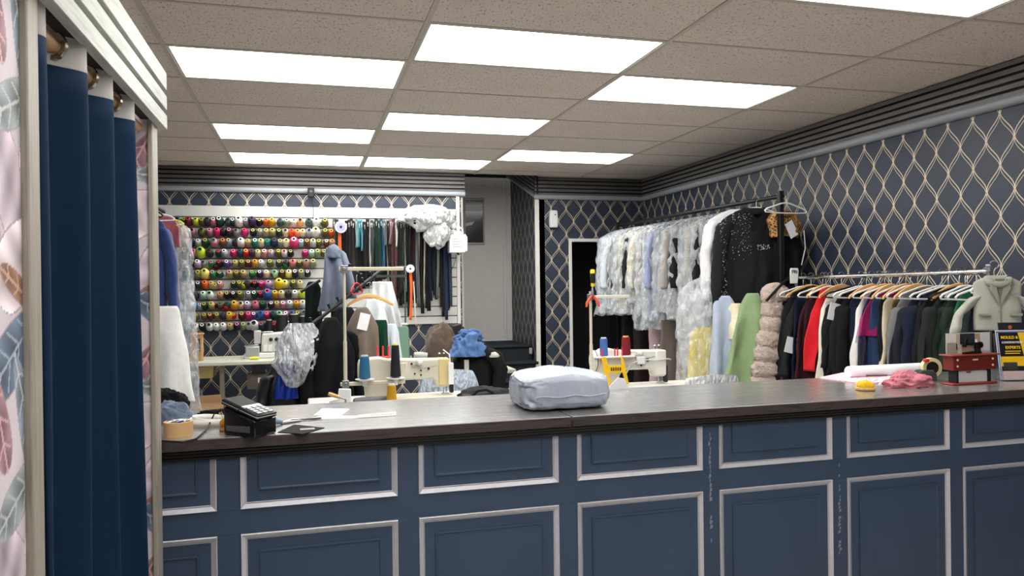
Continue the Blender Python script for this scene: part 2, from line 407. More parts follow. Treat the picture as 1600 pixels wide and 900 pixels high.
def moulding(x0, x1, z0, z1, y, open_top=False):
    """mitred stepped frame: outer slope, groove, inner bead"""
    prof = [(0, 0), (.001, .016), (.003, .018), (.015, .0095), (.0155, .006), (.018, .0055), (.0185, .009), (.025, .004), (.026, 0)]
    lv = []
    for ins, h in prof: lv.append([(x0+ins, y-h, z0+ins), (x1-ins, y-h, z0+ins), (x1-ins, y-h, z1-ins), (x0+ins, y-h, z1-ins)])
    return lv
stile_x = [-.2415 + .5535*i for i in range(-1, 8)]
for i in range(-2, 7):
    x0 = -.2065 + .5535*i; x1 = x0+.487
    sx = x1+.0335
    if x1 < CX0+.02: continue
    if sx < CX1-.05: obj('stile', MB().box(sx-.033 if sx-.033 > CX0 else CX0+.01, sx+.033, PY, PY+.012, .10, .742), NAVY, counter, bevel=.001)
    if sx < CX1-.05: obj('stile', MB().box(sx-.033 if sx-.033 > CX0 else CX0+.01, sx+.033, PY, PY+.012, .818, 1.0), NAVY, counter, bevel=.001)
    if x1 > CX1-.03: x1 = CX1-.03
    if x0 < CX0: x0 = CX0-.05
    if x1-x0 < .1: continue
    for z0, z1 in ((.818, 1.03), (.14, .742)):
        m = MB().rings(moulding(x0, x1, z0, z1, PY+.012), caps=False)
        if x0 < CX0: m.v = [(max(v[0], CX0+.012), v[1], v[2]) for v in m.v]
        fr = obj('panel', MB().box(max(x0, CX0+.012)+.02, x1-.02, PY+.004, PY+.0125, z0+.02, min(z1, 1.0)-.02 if z1 < 1 else 1.0), NAVY, counter)
        if z1 > 1: m.v = [(v[0], v[1], min(v[2], .998)) for v in m.v]
        obj('moulding', m, SILVER, fr, smooth=20)
        bx0, bx1, bz0, bz1 = max(x0, CX0+.012)+.056, x1-.056, z0+.056, (z1-.056 if z1 < 1 else 1.0)
        if bx1-bx0 > .05:
            q = MB().rings([[(bx0+a, PY+.0045-h, bz0+a), (bx1-a, PY+.0045-h, bz0+a), (bx1-a, PY+.0045-h, bz1-a), (bx0+a, PY+.0045-h, bz1-a)] for a, h in ((-.0005, 0), (0, .0065), (.004, .0068), (.0075, .0035))], caps=True)
            if z1 > 1: q.v = [(v[0], v[1], min(v[2], .999)) for v in q.v]
            obj('raised_field', q, NAVY, fr, smooth=20)
# scuffed strip of filler down two of the stiles
for sx, z0, z1 in ((1.418, .55, .99), (1.972, .45, .80)):
    rnd = random.Random(int(sx*100)); m = MB()
    n = 26
    for i in range(n):
        if rnd.random() < .3: continue
        z = z0+(z1-z0)*i/n; wd = rnd.uniform(.001, .0035)*(1+1.6*(1-i/n)); x = sx+rnd.uniform(-.003, .003)
        m.prism([(x-wd, z), (x+wd*rnd.uniform(.3, 1), z+.004), (x+wd, z+(z1-z0)/n*.8), (x-wd*rnd.uniform(.2, 1), z+(z1-z0)/n)], 'Y', PY-.0008, PY+.001)
    s = obj('worn_patch', m, plain((128, 138, 156), .8), counter); s['kind'] = 'stuff'

# ================================================================== fitting room booth
BX = -.427
def floral(name, x, y, axis, u0, u1, z0, z1, step, off):
    """wall face printed with magnolias and blue-grey leaves"""
    nu, nv = max(2, int((u1-u0)/step)), max(2, int((z1-z0)/step))
    U, Z = np.meshgrid(np.linspace(u0, u1, nu+1), np.linspace(z0, z1, nv+1))
    rng = np.random.RandomState(5)
    P = .60
    u = (U+off) % P; z = Z % P
    col = np.empty(U.shape+(3,)); wob = .5+.5*np.sin(U*31+np.sin(Z*23)*2)
    bg = np.array([214, 202, 208.])/255; col[:] = bg*(.95+.05*wob[..., None])
    def put(cx, cz, L, W_, ang, c, vein, outline=.05, tip=1.0):
        for dx in (-P, 0, P):
            for dz in (-P, 0, P):
                a, b = u-cx-dx, z-cz-dz
                s, t = a*math.cos(ang)+b*math.sin(ang), -a*math.sin(ang)+b*math.cos(ang)
                ss = s/L
                wid = W_*np.sqrt(np.clip(1-ss**2, 0, 1))*(1-.45*tip*ss)
                ins = (np.abs(ss) < 1) & (np.abs(t) < wid)
                r = np.abs(t)/np.maximum(wid, 1e-5)
                shade = (.78+.3*r+.10*np.sin(s*90+t*40))[..., None]
                cc = np.array(c)/255*shade
                v = (np.abs(t) < .0026) | ((np.abs(np.sin((s+np.abs(t)*.8)*75)) < .2) & (r < .85))
                cc = np.where((v & (vein is not None))[..., None], np.array(vein if vein is not None else c)/255, cc)
                cc = np.where(((r > 1-outline) | (np.abs(ss) > .985))[..., None], np.array([168, 148, 156])/255, cc)
                col[ins] = np.clip(cc, 0, 1)[ins]
    pet, pet2, blue, grey, brown, rose = (232, 216, 220), (208, 192, 202), (104, 120, 140), (150, 158, 160), (150, 110, 88), (160, 124, 132)
    for cx, cz, L, W_, an, c, ve in ((.10, .50, .13, .06, .9, pet, None), (.26, .48, .14, .06, 2.2, pet2, None), (.44, .52, .13, .07, .3, pet, None),
        (.05, .37, .15, .05, 2.9, pet, None), (.18, .40, .10, .05, 1.6, pet2, None), (.33, .36, .13, .06, .5, pet, None), (.52, .40, .12, .06, 1.2, pet2, None),
        (.10, .30, .12, .022, .35, brown, (196, 160, 140)), (.34, .29, .12, .02, -.4, brown, (196, 160, 140)), (.50, .31, .10, .022, .6, brown, (196, 160, 140)),
        (.09, .235, .13, .042, -.15, blue, (160, 172, 184)), (.30, .22, .13, .045, .5, blue, (160, 172, 184)), (.50, .24, .13, .042, 2.6, blue, (160, 172, 184)),
        (.12, .13, .12, .034, 1.0, (136, 148, 160), (190, 196, 200)), (.33, .10, .12, .036, 2.0, (136, 148, 160), (190, 196, 200)), (.53, .12, .12, .034, .8, (136, 148, 160), (190, 196, 200)),
        (.02, .10, .09, .03, 2.1, rose, (214, 170, 172)), (.22, .12, .09, .03, 1.9, rose, (214, 170, 172)), (.44, .07, .09, .03, 1.1, rose, (214, 170, 172)),
        (.10, .02, .12, .035, -.3, grey, (190, 194, 192)), (.32, .00, .12, .035, .4, grey, (190, 194, 192)), (.52, .02, .11, .035, 3.0, grey, (190, 194, 192))):
        put(cx, cz, L, W_, an, c, ve)
    W = nu+1
    vx = np.stack([np.full(U.shape, x), U, Z], -1) if axis == 'Y' else np.stack([U, np.full(U.shape, y), Z], -1)
    me = bpy.data.meshes.new(name)
    idx = np.arange((nu+1)*(nv+1)).reshape(nv+1, nu+1)
    q = np.stack([idx[:-1, :-1], idx[:-1, 1:], idx[1:, 1:], idx[1:, :-1]], -1).reshape(-1, 4)
    me.from_pydata(vx.reshape(-1, 3).tolist(), [], q.tolist())
    ca = me.color_attributes.new('print', 'FLOAT_COLOR', 'POINT')
    lc = np.where(col <= .04045, col/12.92, ((col+.055)/1.055)**2.4)
    ca.data.foreach_set('color', np.concatenate([lc, np.ones(U.shape+(1,))], -1).reshape(-1).astype(np.float32))
    me.materials.append(FLOR)
    return me
FLOR = vcol('magnolia_wallpaper', .55)
booth_mat = plain((206, 196, 198), .7)
TAUPE = wood((154, 148, 136), (120, 113, 102), 'Z', .5)
PALE = wood((186, 188, 181), (152, 154, 146), 'Y', .55)
booth = struct('wall_booth', MB().box(BX-.04, BX-.001, .35, 1.36, 0, 2.10).box(-1.35, -1.31, .35, 2.385, 0, 2.10).box(-1.35, BX-.001, 2.342, 2.385, 0, 2.10), booth_mat)
obj('printed_paper', floral('printed_paper', BX, 0, 'Y', .92, 1.352, .02, 2.10, .003, .18), None, booth)
obj('printed_paper', floral('printed_paper', 0, 2.3405, 'X', -.95, BX-.002, .02, 2.10, .003, .30), None, booth)
for y0, y1 in ((1.337, 1.388), (2.334, 2.410)):
    obj('post', MB().box(BX-.002, BX+.012, y0, y1, 0, 2.06), TAUPE, booth, bevel=.003)
val = tag(obj('booth_valance', MB().box(BX-.02, BX+.010, .55, 2.440, 1.985, 2.14), plain((26, 24, 23), .8)), 'pale slatted valance over the fitting room curtain', 'valance')
for z0, z1 in ((1.978, 2.020), (2.036, 2.078), (2.095, 2.147)):
    obj('slat', MB().box(BX+.010, BX+.033, .55, 2.447, z0, z1), PALE, val, bevel=.0015)
ROD = at(178, 145, X=-.455)
rod = tag(obj('curtain_rod', MB().cyl((-.455, 1.39, 1.962), (-.455, 2.335, 1.962), .014, n=16), wood((196, 160, 116), (160, 122, 84), 'Y', .4)), 'wooden curtain rod under the pale slatted valance', 'curtain rod')
cur = thing('fitting_room_curtain', 'navy velvet eyelet curtain closing the fitting room', 'curtain', (-.455, 1.40, 0))
def wave(s):            # s 0..1 along the opening; returns (x off, y along)
    return s
VEL = fabric((0, 40, 74), 900, .85, .08, .1, 6, .12)
def curt(z0, z1, amp):
    def fn(u, v):
        z = z0+(z1-z0)*v; low = 1-z/1.95
        fl = .745+.15*low*low*u*u
        ph = u*2*PI*3.4+.9
        x = math.sin(ph)*amp*(1+.25*nz3(u*4, z*.8, 1)) + .012*math.sin(ph*2.1+z*1.3)*low + .012*low
        y = fl*u + .018*math.cos(ph)*(.5+low) + .006*nz3(u*9, z*1.2, 3)
        return Vector((x, y, z))
    return MB().grid(fn, 150, 40)
obj('velvet', curt(.03, 1.925, .040), VEL, cur, smooth=180, solid=.003)
hd = obj('header_band', curt(1.925, 2.005, .040), plain((176, 172, 168), .8), cur, smooth=180, solid=.002)
for k in range(7):
    u = (k*PI-.9+PI*1)/(2*PI*3.4)
    if 0 < u < 1:
        y = .745*u
        obj('eyelet', MB().lathe([(.018, -.003), (.027, -.004), (.028, .004), (.018, .003), (.018, -.003)], (0, y+.018*math.cos(u*2*PI*3.4+.9)*.5, 1.962), (.25, 1, 0), 24, caps=False), metal((176, 164, 150), .25), hd)
# ================================================================== thread board on the back wall
BZ1, BZ0, BXA, BXB = 2.315, 1.115, -1.55, 1.53
BYF = YB-.028
board = thing('slat_board', 'white slatted display board on the navy back wall holding thread and zips', 'display board', (0, 0, 0))
whiteb = plain((200, 200, 194), .45)
obj('backing', MB().box(BXA, BXB, YB-.014, YB-.001, BZ0, BZ1), plain((120, 120, 118), .6), board)
ROWPX = [340.5, 356.5, 371.7, 388.7, 403.8, 420, 436, 451, 467, 483, 498.5]
rowz = [2.185-.1010*i for i in range(11)]
obj('slat', MB().box(BXA, BXB, BYF, YB-.014, rowz[0]+.026, BZ1), whiteb, board, bevel=.002)
for i in range(11):
    zt = rowz[i]+.014; zb = rowz[i+1]+.026 if i < 10 else BZ0
    obj('slat', MB().box(BXA, BXB, BYF, YB-.014, zb, zt), whiteb, board, bevel=.002)
COL = dict(teal=(30, 128, 112), black=(26, 26, 28), maroon=(92, 22, 40), lime=(190, 208, 50), olive=(96, 92, 44), charcoal=(58, 58, 62), pink=(206, 130, 150),
    dgreen=(18, 62, 44), slate=(70, 92, 96), white=(226, 226, 222), grey=(140, 140, 142), dpurple=(58, 36, 66), orange=(222, 88, 32), amber=(208, 150, 30),
    sage=(136, 148, 122), peach=(232, 170, 110), mauve=(170, 112, 136), magenta=(196, 30, 104), brown=(110, 74, 48), dbrown=(58, 42, 38), tan=(176, 150, 112),
    beige=(208, 192, 162), cream=(236, 226, 190), lgrey=(188, 192, 196), navy=(28, 36, 64), hotpink=(232, 64, 120), lblue=(150, 180, 200), green=(32, 124, 74),
    purple=(92, 66, 130), dteal=(22, 70, 80), red=(208, 36, 36), mint=(168, 214, 184), khaki=(168, 156, 100), yellow=(240, 206, 30), lemon=(240, 230, 120),
    lilac=(188, 168, 206), blue=(40, 96, 180), rose=(196, 128, 124), silver=(176, 178, 186), bluegrey=(110, 130, 158), skyblue=(60, 150, 210))
NAME = dict(dgreen='dark green', dpurple='dark purple', dbrown='dark brown', lgrey='light grey', hotpink='hot pink', lblue='light blue', dteal='dark teal', bluegrey='blue-grey', skyblue='sky blue', dred='dark red')
CORES = {'w': (232, 232, 228), 'y': (196, 184, 76), 'k': (34, 34, 36), 'r': (206, 44, 60), 'g': (30, 120, 80), 'o': (224, 130, 50), 'p': (226, 130, 160)}
CN = {'w': 'white', 'y': 'yellow', 'k': 'black', 'r': 'red', 'g': 'green', 'o': 'orange', 'p': 'pink'}
ROWS = [
 '200 teal k,255 black y,290 maroon r,350 lime y,400 olive y,445 charcoal k,497 pink w,545 dgreen w*,617 slate k,655 charcoal w,705 white w*,763 grey w,815 dpurple k*,875 black y,930 orange o,978 amber y,1045 slate k,1100 sage w,1160 white w,1212 peach k,1283 slate k,1345 white w*,1415 olive y',
 '253 amber y,320 mauve k,400 olive k,465 mauve p,525 magenta r,575 black k,627 dbrown p,683 grey k,752 magenta r,823 black y,878 grey y,930 tan y,982 khaki y,1037 dgreen y,1090 beige k,1140 orange r,1190 peach o,1232 cream y,1285 lgrey k,1340 white y*,1418 olive y,1467 orange y',
 '245 tan w,310 navy r,370 lgrey w,430 dgreen y,500 pink g,575 brown o,622 bluegrey y,678 dbrown k,722 white w*,778 tan y,840 teal w,888 beige y,940 teal g,998 navy k*,1047 grey y,1097 cream y,1160 hotpink w*,1220 lblue w,1268 brown y,1318 lgrey y,1365 olive y,1428 brown w,1475 tan o',
 '265 black y*,330 pink r,390 lime g*,460 dbrown k,538 dgreen r,585 silver w,662 magenta p,715 dteal k,765 red y,812 dpurple k,862 beige y,915 rose w,970 lilac y,1032 olive y,1080 white r,1133 black y,1253 magenta p,1308 mint w,1355 sage y,1408 olive y,1455 red k',
 '250 white k,308 maroon g,365 lilac w,480 green p,543 black r,605 purple w,675 khaki y,730 olive y,785 maroon y,838 amber o,887 lgrey w,963 olive y,1037 charcoal y,1095 dbrown k,1150 rose r,1205 olive y,1262 rose g,1318 sage y',
 '265 teal k,318 navy k,370 khaki y,425 lemon y*,490 green p,548 dteal y,628 khaki p,685 olive y,742 tan y,815 green y,878 dpurple w,932 beige w,1000 mint g,1063 dbrown y,1118 lemon w,1168 navy w,1220 sage y,1272 black w',
 '310 white k,370 charcoal w,425 orange o,478 khaki y,548 rose w,663 dgreen y,710 olive y,775 dbrown k,835 black r,892 magenta p,950 lilac p,1037 yellow y*,1085 lemon y,1155 olive y,1210 beige y',
 '330 charcoal k*,412 mint w,465 white g,550 tan o,607 black y,660 black w,715 olive y,785 grey w,832 dgreen w,885 maroon r,942 blue r*,1002 amber y,1055 beige y,1117 dbrown k,1168 lgrey w,1222 lime y,1292 olive y',
 '333 skyblue w,420 dgreen y,480 khaki y,550 brown g,607 dteal k,668 amber y*,722 beige k,775 lilac w,842 pink r,902 dgreen g,972 dpurple w,1020 khaki y,1070 pink w,1125 lgrey w,1178 amber o,1232 white y',
 '350 olive y,420 olive y,468 maroon y,525 olive y,575 dpurple k,627 amber y,730 maroon y,785 magenta p,830 purple w,885 blue k,935 magenta p,990 dteal k,1040 mint g,1092 pink w,1140 blue k,1190 olive y,1240 bluegrey k',
 '345 white k,405 black w,462 white k,518 white w,575 white w,632 tan y,692 dpurple p,742 sage y,787 lgrey k,832 white k*,890 dteal r,942 dbrown y,993 maroon r,1045 white w,1112 lblue w,1165 black k,1215 navy w']
EXTRA = [(412, 695, 'grey', 'k'), (737, 782, 'black', 'w'), (330, 790, 'grey', 'k'), (447, 788, 'mauve', 'k'), (1090, 702, 'green', 'g'), (515, 715, 'maroon', 'k'), (990, 782, 'brown', 'k'),
         (508, 878, 'khaki', 'y'), (745, 872, 'lime', 'y'), (383, 1045, 'lgrey', 'w'), (497, 1040, 'maroon', 'p'), (600, 1055, 'red', 'r'), (855, 1042, 'rose', 'w'), (660, 1125, 'red', 'y'), (545, 1128, 'dpurple', 'k')]
AX = Vector((0, -.93, .37)).normalized()
tc = {}
def cone_mesh(col):
    if col not in tc:
        m = MB().lathe([(.006, .0), (.034, .002), (.035, .012), (.0335, .03), (.029, .056), (.023, .074), (.017, .080), (.010, .081)], (0, 0, 0), AX, 14, caps=False)
        t = NT('thread_' + col); bands = t.noise(220, 1, t.coord()); c = lin(COL[col])
        tc[col] = mesh('thread', m, t.done(t.bsdf(t.mix(bands, tuple(x*.7 for x in c[:3])+(1,), c), .55, 0, .35, bands, .3, .002)), 60)
    return tc[col]
cc = {}
def core_mesh(k):
    if k not in cc:
        m = MB().lathe([(.0135, .0800), (.0150, .0825), (.0145, .086), (.0088, .086), (.0080, .074), (.0001, .074)], (0, 0, 0), AX, 14, caps=False)
        cc[k] = mesh('core', m, plain(CORES[k], .5), 50); cc[k].materials.append(BLACK)
        for f_ in cc[k].polygons[3*14:]: f_.material_index = 1
    return cc[k]
def put_cone(x, z, col, core, label, s=1.0):
    o = obj('thread_cone', cone_mesh(col), None, loc=(x, BYF-.030, z-.045)); o.scale = (s, s, s)
    tag(o, label, 'thread cone', 'thread cones on the wall board')
    obj('core', core_mesh(core), None, o)
for r, row in enumerate(ROWS):
    for i, it in enumerate(row.split(',')):
        px, col, core = it.split(); big = core.endswith('*'); core = core[0]
        u = 240+float(px)/5.293; v = ROWPX[r]
        p = at(u, v, Y=BYF-.06)
        cn = NAME.get(col, col)
        rn = 'top row' if r == 0 else 'bottom row' if r == 10 else ordinal(r) + ' row down'
        put_cone(p.x, rowz[r]+.004, col, core, '%s thread cone with %s core, %s from left in %s' % (cn, CN[core], ordinal(i), rn), (1.38 if big else 1.08)*random.Random(r*50+i).uniform(.9, 1.06))
for px, py, col, core in EXTRA:
    p = at(240+px/5.293, 280+py/5.293, Y=BYF-.07)
    n = min(range(11), key=lambda k: abs(rowz[k]-p.z))
    put_cone(p.x, p.z+.03, col, core, 'small %s thread cone wedged above the %s row, %s core' % (NAME.get(col, col), ordinal(n), CN[core]), .85)

# ------------------------------------------------------------------ zips and tapes hung on hooks (x in 6.667 px zoom from 500, colour, end row px, width px)
ZIPS = [(148, 'olive-grey', (84, 84, 72), 470, 26), (175, 'charcoal', (50, 50, 52), 462, 22), (205, 'bright orange', (226, 106, 52), 423, 22), (245, 'charcoal', (46, 46, 48), 445, 24), (275, 'black', (30, 30, 32), 452, 24),
 (302, 'black', (36, 32, 34), 448, 24), (325, 'maroon', (72, 34, 44), 452, 20), (345, 'dark brown', (54, 44, 42), 440, 22), (378, 'grey-teal', (112, 146, 150), 387, 18), (408, 'turquoise', (70, 160, 176), 386, 18), (432, 'pale turquoise', (90, 170, 190), 392, 12),
 (465, 'black', (28, 28, 30), 440, 26), (497, 'black', (34, 34, 36), 436, 26), (522, 'white', (206, 206, 202), 420, 9), (540, 'dark grey', (72, 74, 74), 430, 20), (566, 'grey', (120, 122, 122), 372, 18), (585, 'dark green', (26, 56, 46), 428, 26), (612, 'dark green', (28, 64, 56), 430, 22),
 (636, 'navy-teal', (34, 62, 80), 426, 20), (655, 'blue', (46, 96, 130), 420, 16), (672, 'slate grey', (104, 108, 114), 384, 16), (695, 'tan', (150, 140, 120), 440, 12), (712, 'black', (34, 34, 38), 415, 22), (735, 'dusty pink', (128, 98, 98), 382, 20), (755, 'brown', (98, 66, 62), 466, 24), (783, 'brown', (88, 58, 56), 470, 18),
 (792, 'white', (212, 210, 204), 386, 12), (812, 'dark brown', (56, 44, 42), 466, 24), (842, 'charcoal', (52, 54, 54), 458, 24), (868, 'dark green', (48, 58, 54), 458, 18), (884, 'white', (204, 204, 200), 456, 16), (908, 'black', (30, 30, 32), 494, 24), (935, 'black', (28, 28, 30), 455, 24), (958, 'maroon', (96, 34, 46), 456, 20),
 (985, 'dark grey-green', (56, 66, 62), 474, 24), (1010, 'grey', (96, 98, 98), 478, 22), (1035, 'white', (214, 212, 206), 416, 18), (1055, 'black', (34, 34, 36), 490, 24), (1085, 'beige', (186, 178, 160), 474, 10), (1100, 'dark grey', (52, 52, 54), 482, 24), (1128, 'black', (30, 30, 36), 486, 26), (1150, 'navy', (30, 34, 58), 470, 18),
 (1176, 'dark teal', (34, 56, 66), 462, 22), (1200, 'charcoal', (48, 50, 52), 468, 20), (1222, 'grey', (112, 114, 116), 466, 18), (1250, 'dark olive', (56, 56, 46), 480, 22), (1276, 'black', (32, 32, 36), 495, 24), (1300, 'navy', (36, 44, 76), 500, 24), (1325, 'dark blue', (34, 42, 78), 485, 26), (1348, 'blue-grey', (60, 66, 84), 478, 20)]
hook_m = metal((150, 150, 152), .35)
BACKZ = [(160+i*41.5, ['black', 'charcoal', 'dark brown', 'dark navy', 'dark green', 'black'][i*5 % 6], [(28, 28, 30), (52, 52, 54), (54, 42, 40), (30, 34, 52), (28, 50, 44), (24, 24, 26)][i*5 % 6], 432+(i*37 % 40)+(14 if i > 14 else 0), 30) for i in range(29)]
for i, (zx, cname, c, ey, wpx) in enumerate(BACKZ):
    u = 500+zx/6.667; yd = BYF-.026
    top = at(u, 347, Y=yd); bot = at(u, ey, Y=yd); wd = wpx/6.667*.0085; L = top.z-bot.z
    t = thing('hanging_zip', '%s zip strip in the rear layer, %s from the left' % (cname, ordinal(i)), 'zip', (top.x, yd, top.z), 0, 'zips in the rear layer of the back board')
    obj('tape', MB().grid(lambda a, b: Vector(((a-.5)*wd+.006*math.sin(b*4+i)*b, .004*math.sin(a*6+b*7+i), -L*b)), 3, 10), fabric(c, 900, .85, .1), t, solid=.003)
    obj('hook', MB().tube([(0, -.006, -.004), (0, -.006, .006), (0, 0, .010), (0, BYF-yd, .008)], .0022, 6), hook_m, t)
for i, (zx, cname, c, ey, wpx) in enumerate(ZIPS):
    rnd = random.Random(i*7+1)
    u = 500+zx/6.667; yd = BYF-.055-.018*(i % 3)
    top = at(u, 343+rnd.uniform(-2, 5), Y=yd); bot = at(u+rnd.uniform(-1, 1), ey, Y=yd); wd = wpx/6.667*.0092
    t = thing('hanging_zip', '%s zip strip, %s from the left along the hooks right of the threads' % (cname, ordinal(i) if i < 45 else ['forty-sixth', 'forty-seventh', 'forty-eighth', 'forty-ninth', 'fiftieth'][i-45]), 'zip', (top.x, yd, top.z), 0, 'zips hanging on the back board')
    L = top.z-bot.z; ph = rnd.uniform(0, 6)
    def fn(a, b, L=L, wd=wd, ph=ph, rnd=rnd):
        z = -L*b; x = (a-.5)*wd*(1+.1*math.sin(b*5+ph)) + .010*math.sin(b*3+ph)*b
        return Vector((x, .006*math.sin(a*6+b*9+ph)+.010*math.sin(b*4+ph*2), z))
    obj('tape', MB().grid(fn, 4, 14), fabric(c, 900, .85, .1), t, solid=.0035)
    obj('teeth', MB().grid(lambda a, b: fn(.47+.06*a, b) + Vector((0, -.0035, 0)), 1, 14), plain(tuple(min(255, int(x*.6+40)) for x in c), .35, .5), t, solid=.002)
    obj('slider', MB().box(-.006, .006, -.012, -.002, -.05, -.03).box(-.003, .003, -.013, -.009, -.075, -.05), metal((180, 180, 176), .3), t)
    obj('hook', MB().tube([(0, -.012, -.004), (0, -.012, .008), (0, 0, .012), (0, BYF-yd, .010)], .0022, 6), hook_m, t)

# tape reel, white reel, hanging plastic bottle, crumpled white bag, camera on the board
def reel(p, r, label, core_c, face):
    t = thing('tape_reel', label, 'tape reel', p)
    obj('flange', MB().lathe([(r*.25, -.03), (r, -.03), (r, -.026), (r*.3, -.024)], (0, 0, 0), (0, 1, 0), 28, caps=False), plain((226, 226, 226), .4), t)
    obj('wound_tape', MB().lathe([(r*.3, -.024), (r*.93, -.024), (r*.93, .024), (r*.3, .024)], (0, 0, 0), (0, 1, 0), 28, caps=False), plain((206, 204, 200), .7), t)
    obj('label_disc', MB().lathe([(r*.27, -.031), (r*.78, -.031), (r*.78, -.0325), (r*.27, -.0325), (r*.27, -.031)], (0, 0, 0), (0, 1, 0), 28, caps=False), plain(face, .5), t)
    obj('hub', MB().lathe([(.0, -.034), (r*.22, -.034), (r*.24, .02), (0, .02)], (0, 0, 0), (0, 1, 0), 20, caps=False), plain(core_c, .5), t)
    return t
reel(at(532.5, 355, Y=7.70), .058, 'white reel with violet label hanging beside the thread cones', (30, 30, 30), (150, 146, 206))
t = reel(at(640.5, 420, Y=7.6), .042, 'small white tape reel with black hub hanging among the zips', (24, 24, 24), (226, 226, 224))
a, b = at(641, 419, Y=7.6), at(641, 500, Y=7.6)
tag(obj('orange_tape', MB().grid(lambda u_, v_: Vector((a.x-.014+.026*u_+.006*math.sin(v_*4), 7.585+.006*math.sin(u_*3+v_*7), a.z+(b.z-a.z)*v_)), 3, 16), fabric((232, 100, 40), 600), solid=.003), 'bright orange tape dangling below the small white reel', 'tape')
a, b = at(646, 440, Y=7.6), at(649.5, 508, Y=7.6)
mt = thing('measuring_tape', 'narrow spotted measuring tape dangling beside the orange tape', 'measuring tape')
obj('hook', MB().tube([(a.x, 7.585, a.z-.006), (a.x, 7.59, a.z+.008), (a.x, 7.60, a.z+.01), (a.x, BYF+.002, a.z+.01)], .002, 6), hook_m, mt)
(obj('tape', MB().grid(lambda u_, v_: Vector((a.x-.006+.012*u_+(b.x-a.x)*v_, 7.60-.02*min(1, v_*6)+.004*math.sin(v_*9), a.z+(b.z-a.z)*v_)), 2, 14), plain((208, 200, 180), .5), mt, solid=.002))

p = at(715, 380, Y=7.66)
t = thing('hanging_bottle', 'translucent white plastic bottle hanging by its handle beside the zips', 'bottle', p)
prof = [(-.095, -.10), (.07, -.10), (.07, -.085), (.095, -.085), (.095, .06), (.075, .09), (-.05, .09), (-.095, .075)]
obj('body', MB().prism(prof, 'Y', -.05, .05), plain((226, 232, 228), .3, 0, .5), t, bevel=.02, seg=3)
obj('shoulder', MB().prism([(-.05, .088), (.05, .088), (.04, .12), (-.04, .12)], 'Y', -.03, .03), plain((228, 232, 230), .35), t, bevel=.008)
obj('label', MB().box(-.07, .05, -.0525, -.050, -.06, .05), plain((206, 216, 216), .5), t)
for k in range(4): obj('print_line', MB().box(-.06, .0+.03*(k % 2), -.054, -.0523, .035-.025*k, .040-.025*k), plain((150, 160, 162), .6), t)
obj('handle', MB().tube([(-.045, 0, .115), (-.04, 0, .15), (-.01, 0, .175), (.02, 0, .17), (.055, 0, .14), (.06, 0, .10)], .006, 8), plain((220, 224, 222), .4), t)
obj('hook', MB().tube([(-.012, 0, .17), (-.006, 0, .20), (0, .0, .21), (.0, .12, .215)], .0025, 6), hook_m, t)
obj('cap', MB().cyl((.0, -.04, -.115), (.0, .0, -.1), .012), BLACK, t)
a = at(712, 396, Y=7.66); b = at(703, 440, Y=7.7)
tag(obj('drip_cord', MB().tube([a+(b-a)*k/8+Vector((.012*math.sin(k*.8), 0, 0)) for k in range(9)], .0025, 6), BLACK), 'thin dark cord trailing down from the hanging white bottle', 'cord')

p = at(668, 340, Y=7.62)
def bagfn(w_, h_, d_, seed, crump=.35):
    def fn(u_, v_):
        th = 2*PI*u_; ph = PI*v_
        n = Vector((math.sin(ph)*math.cos(th), math.sin(ph)*math.sin(th), math.cos(ph)))
        k = 1+crump*nz3(n.x*2.2+seed, n.y*2.2, n.z*2.2)+crump*.5*abs(nz3(n.x*6, n.y*6+seed, n.z*6))
        return Vector((n.x*w_*k, n.y*d_*k, n.z*h_*k))
    return fn
bagm = film((206, 211, 209), .72, .97, .3, 9)
t = thing('carrier_bag', 'crumpled white plastic bag stuffed on top of the zips', 'plastic bag', p)
obj('bag', MB().grid(bagfn(.26, .12, .10, 3), 44, 26, True), bagm, t, smooth=180)
q = at(684, 362, Y=7.60)-p
obj('loose_tail', MB().grid(bagfn(.12, .15, .05, 9), 30, 20, True).xf(Matrix.Translation(q)), bagm, t, smooth=180)
p2 = at(645, 342, Y=7.60)
tag(obj('black_tie', MB().grid(bagfn(.085, .05, .035, 5, .5), 26, 16, True).xf(Matrix.Translation(p2)), fabric((26, 26, 30))), 'bunched black cloth tucked under the white plastic bag on the board', 'cloth')

p = at(486, 301, Y=7.76)
t = thing('security_camera', 'small black camera clipped to the cornice above the threads', 'camera', p)
obj('body', MB().box(-.032, .032, -.02, .05, -.045, .05), BLACK, t, bevel=.008)
obj('lens', MB().lathe([(.0, -.026), (.014, -.026), (.016, -.02)], (0, 0, .01), (0, 1, 0), 16), plain((60, 60, 66), .1), t)
a, b = at(487, 312, Y=7.8), at(489, 420, Y=7.8)
obj('cable', MB().tube([(a-p)+(b-a)*k/10+Vector((.015*math.sin(k*.9), 0, 0)) for k in range(11)], .0028, 6), BLACK, t)

p = at(864.5, 343, Y=YB2-.03)
t = thing('air_freshener', 'white wall-mounted air freshener left of the dark doorway', 'air freshener', p)
obj('case', MB().prism([(-.042, -.09), (.042, -.09), (.046, .0), (.04, .1), (-.04, .1), (-.046, 0)], 'Y', -.035, .03), plain((224, 224, 224), .35), t, bevel=.012, seg=3)
obj('nozzle', MB().cyl((.012, -.042, .05), (.012, -.03, .05), .007), BLACK, t)
obj('tray', MB().box(-.03, .03, -.02, .03, -.102, -.09), BLACK, t)
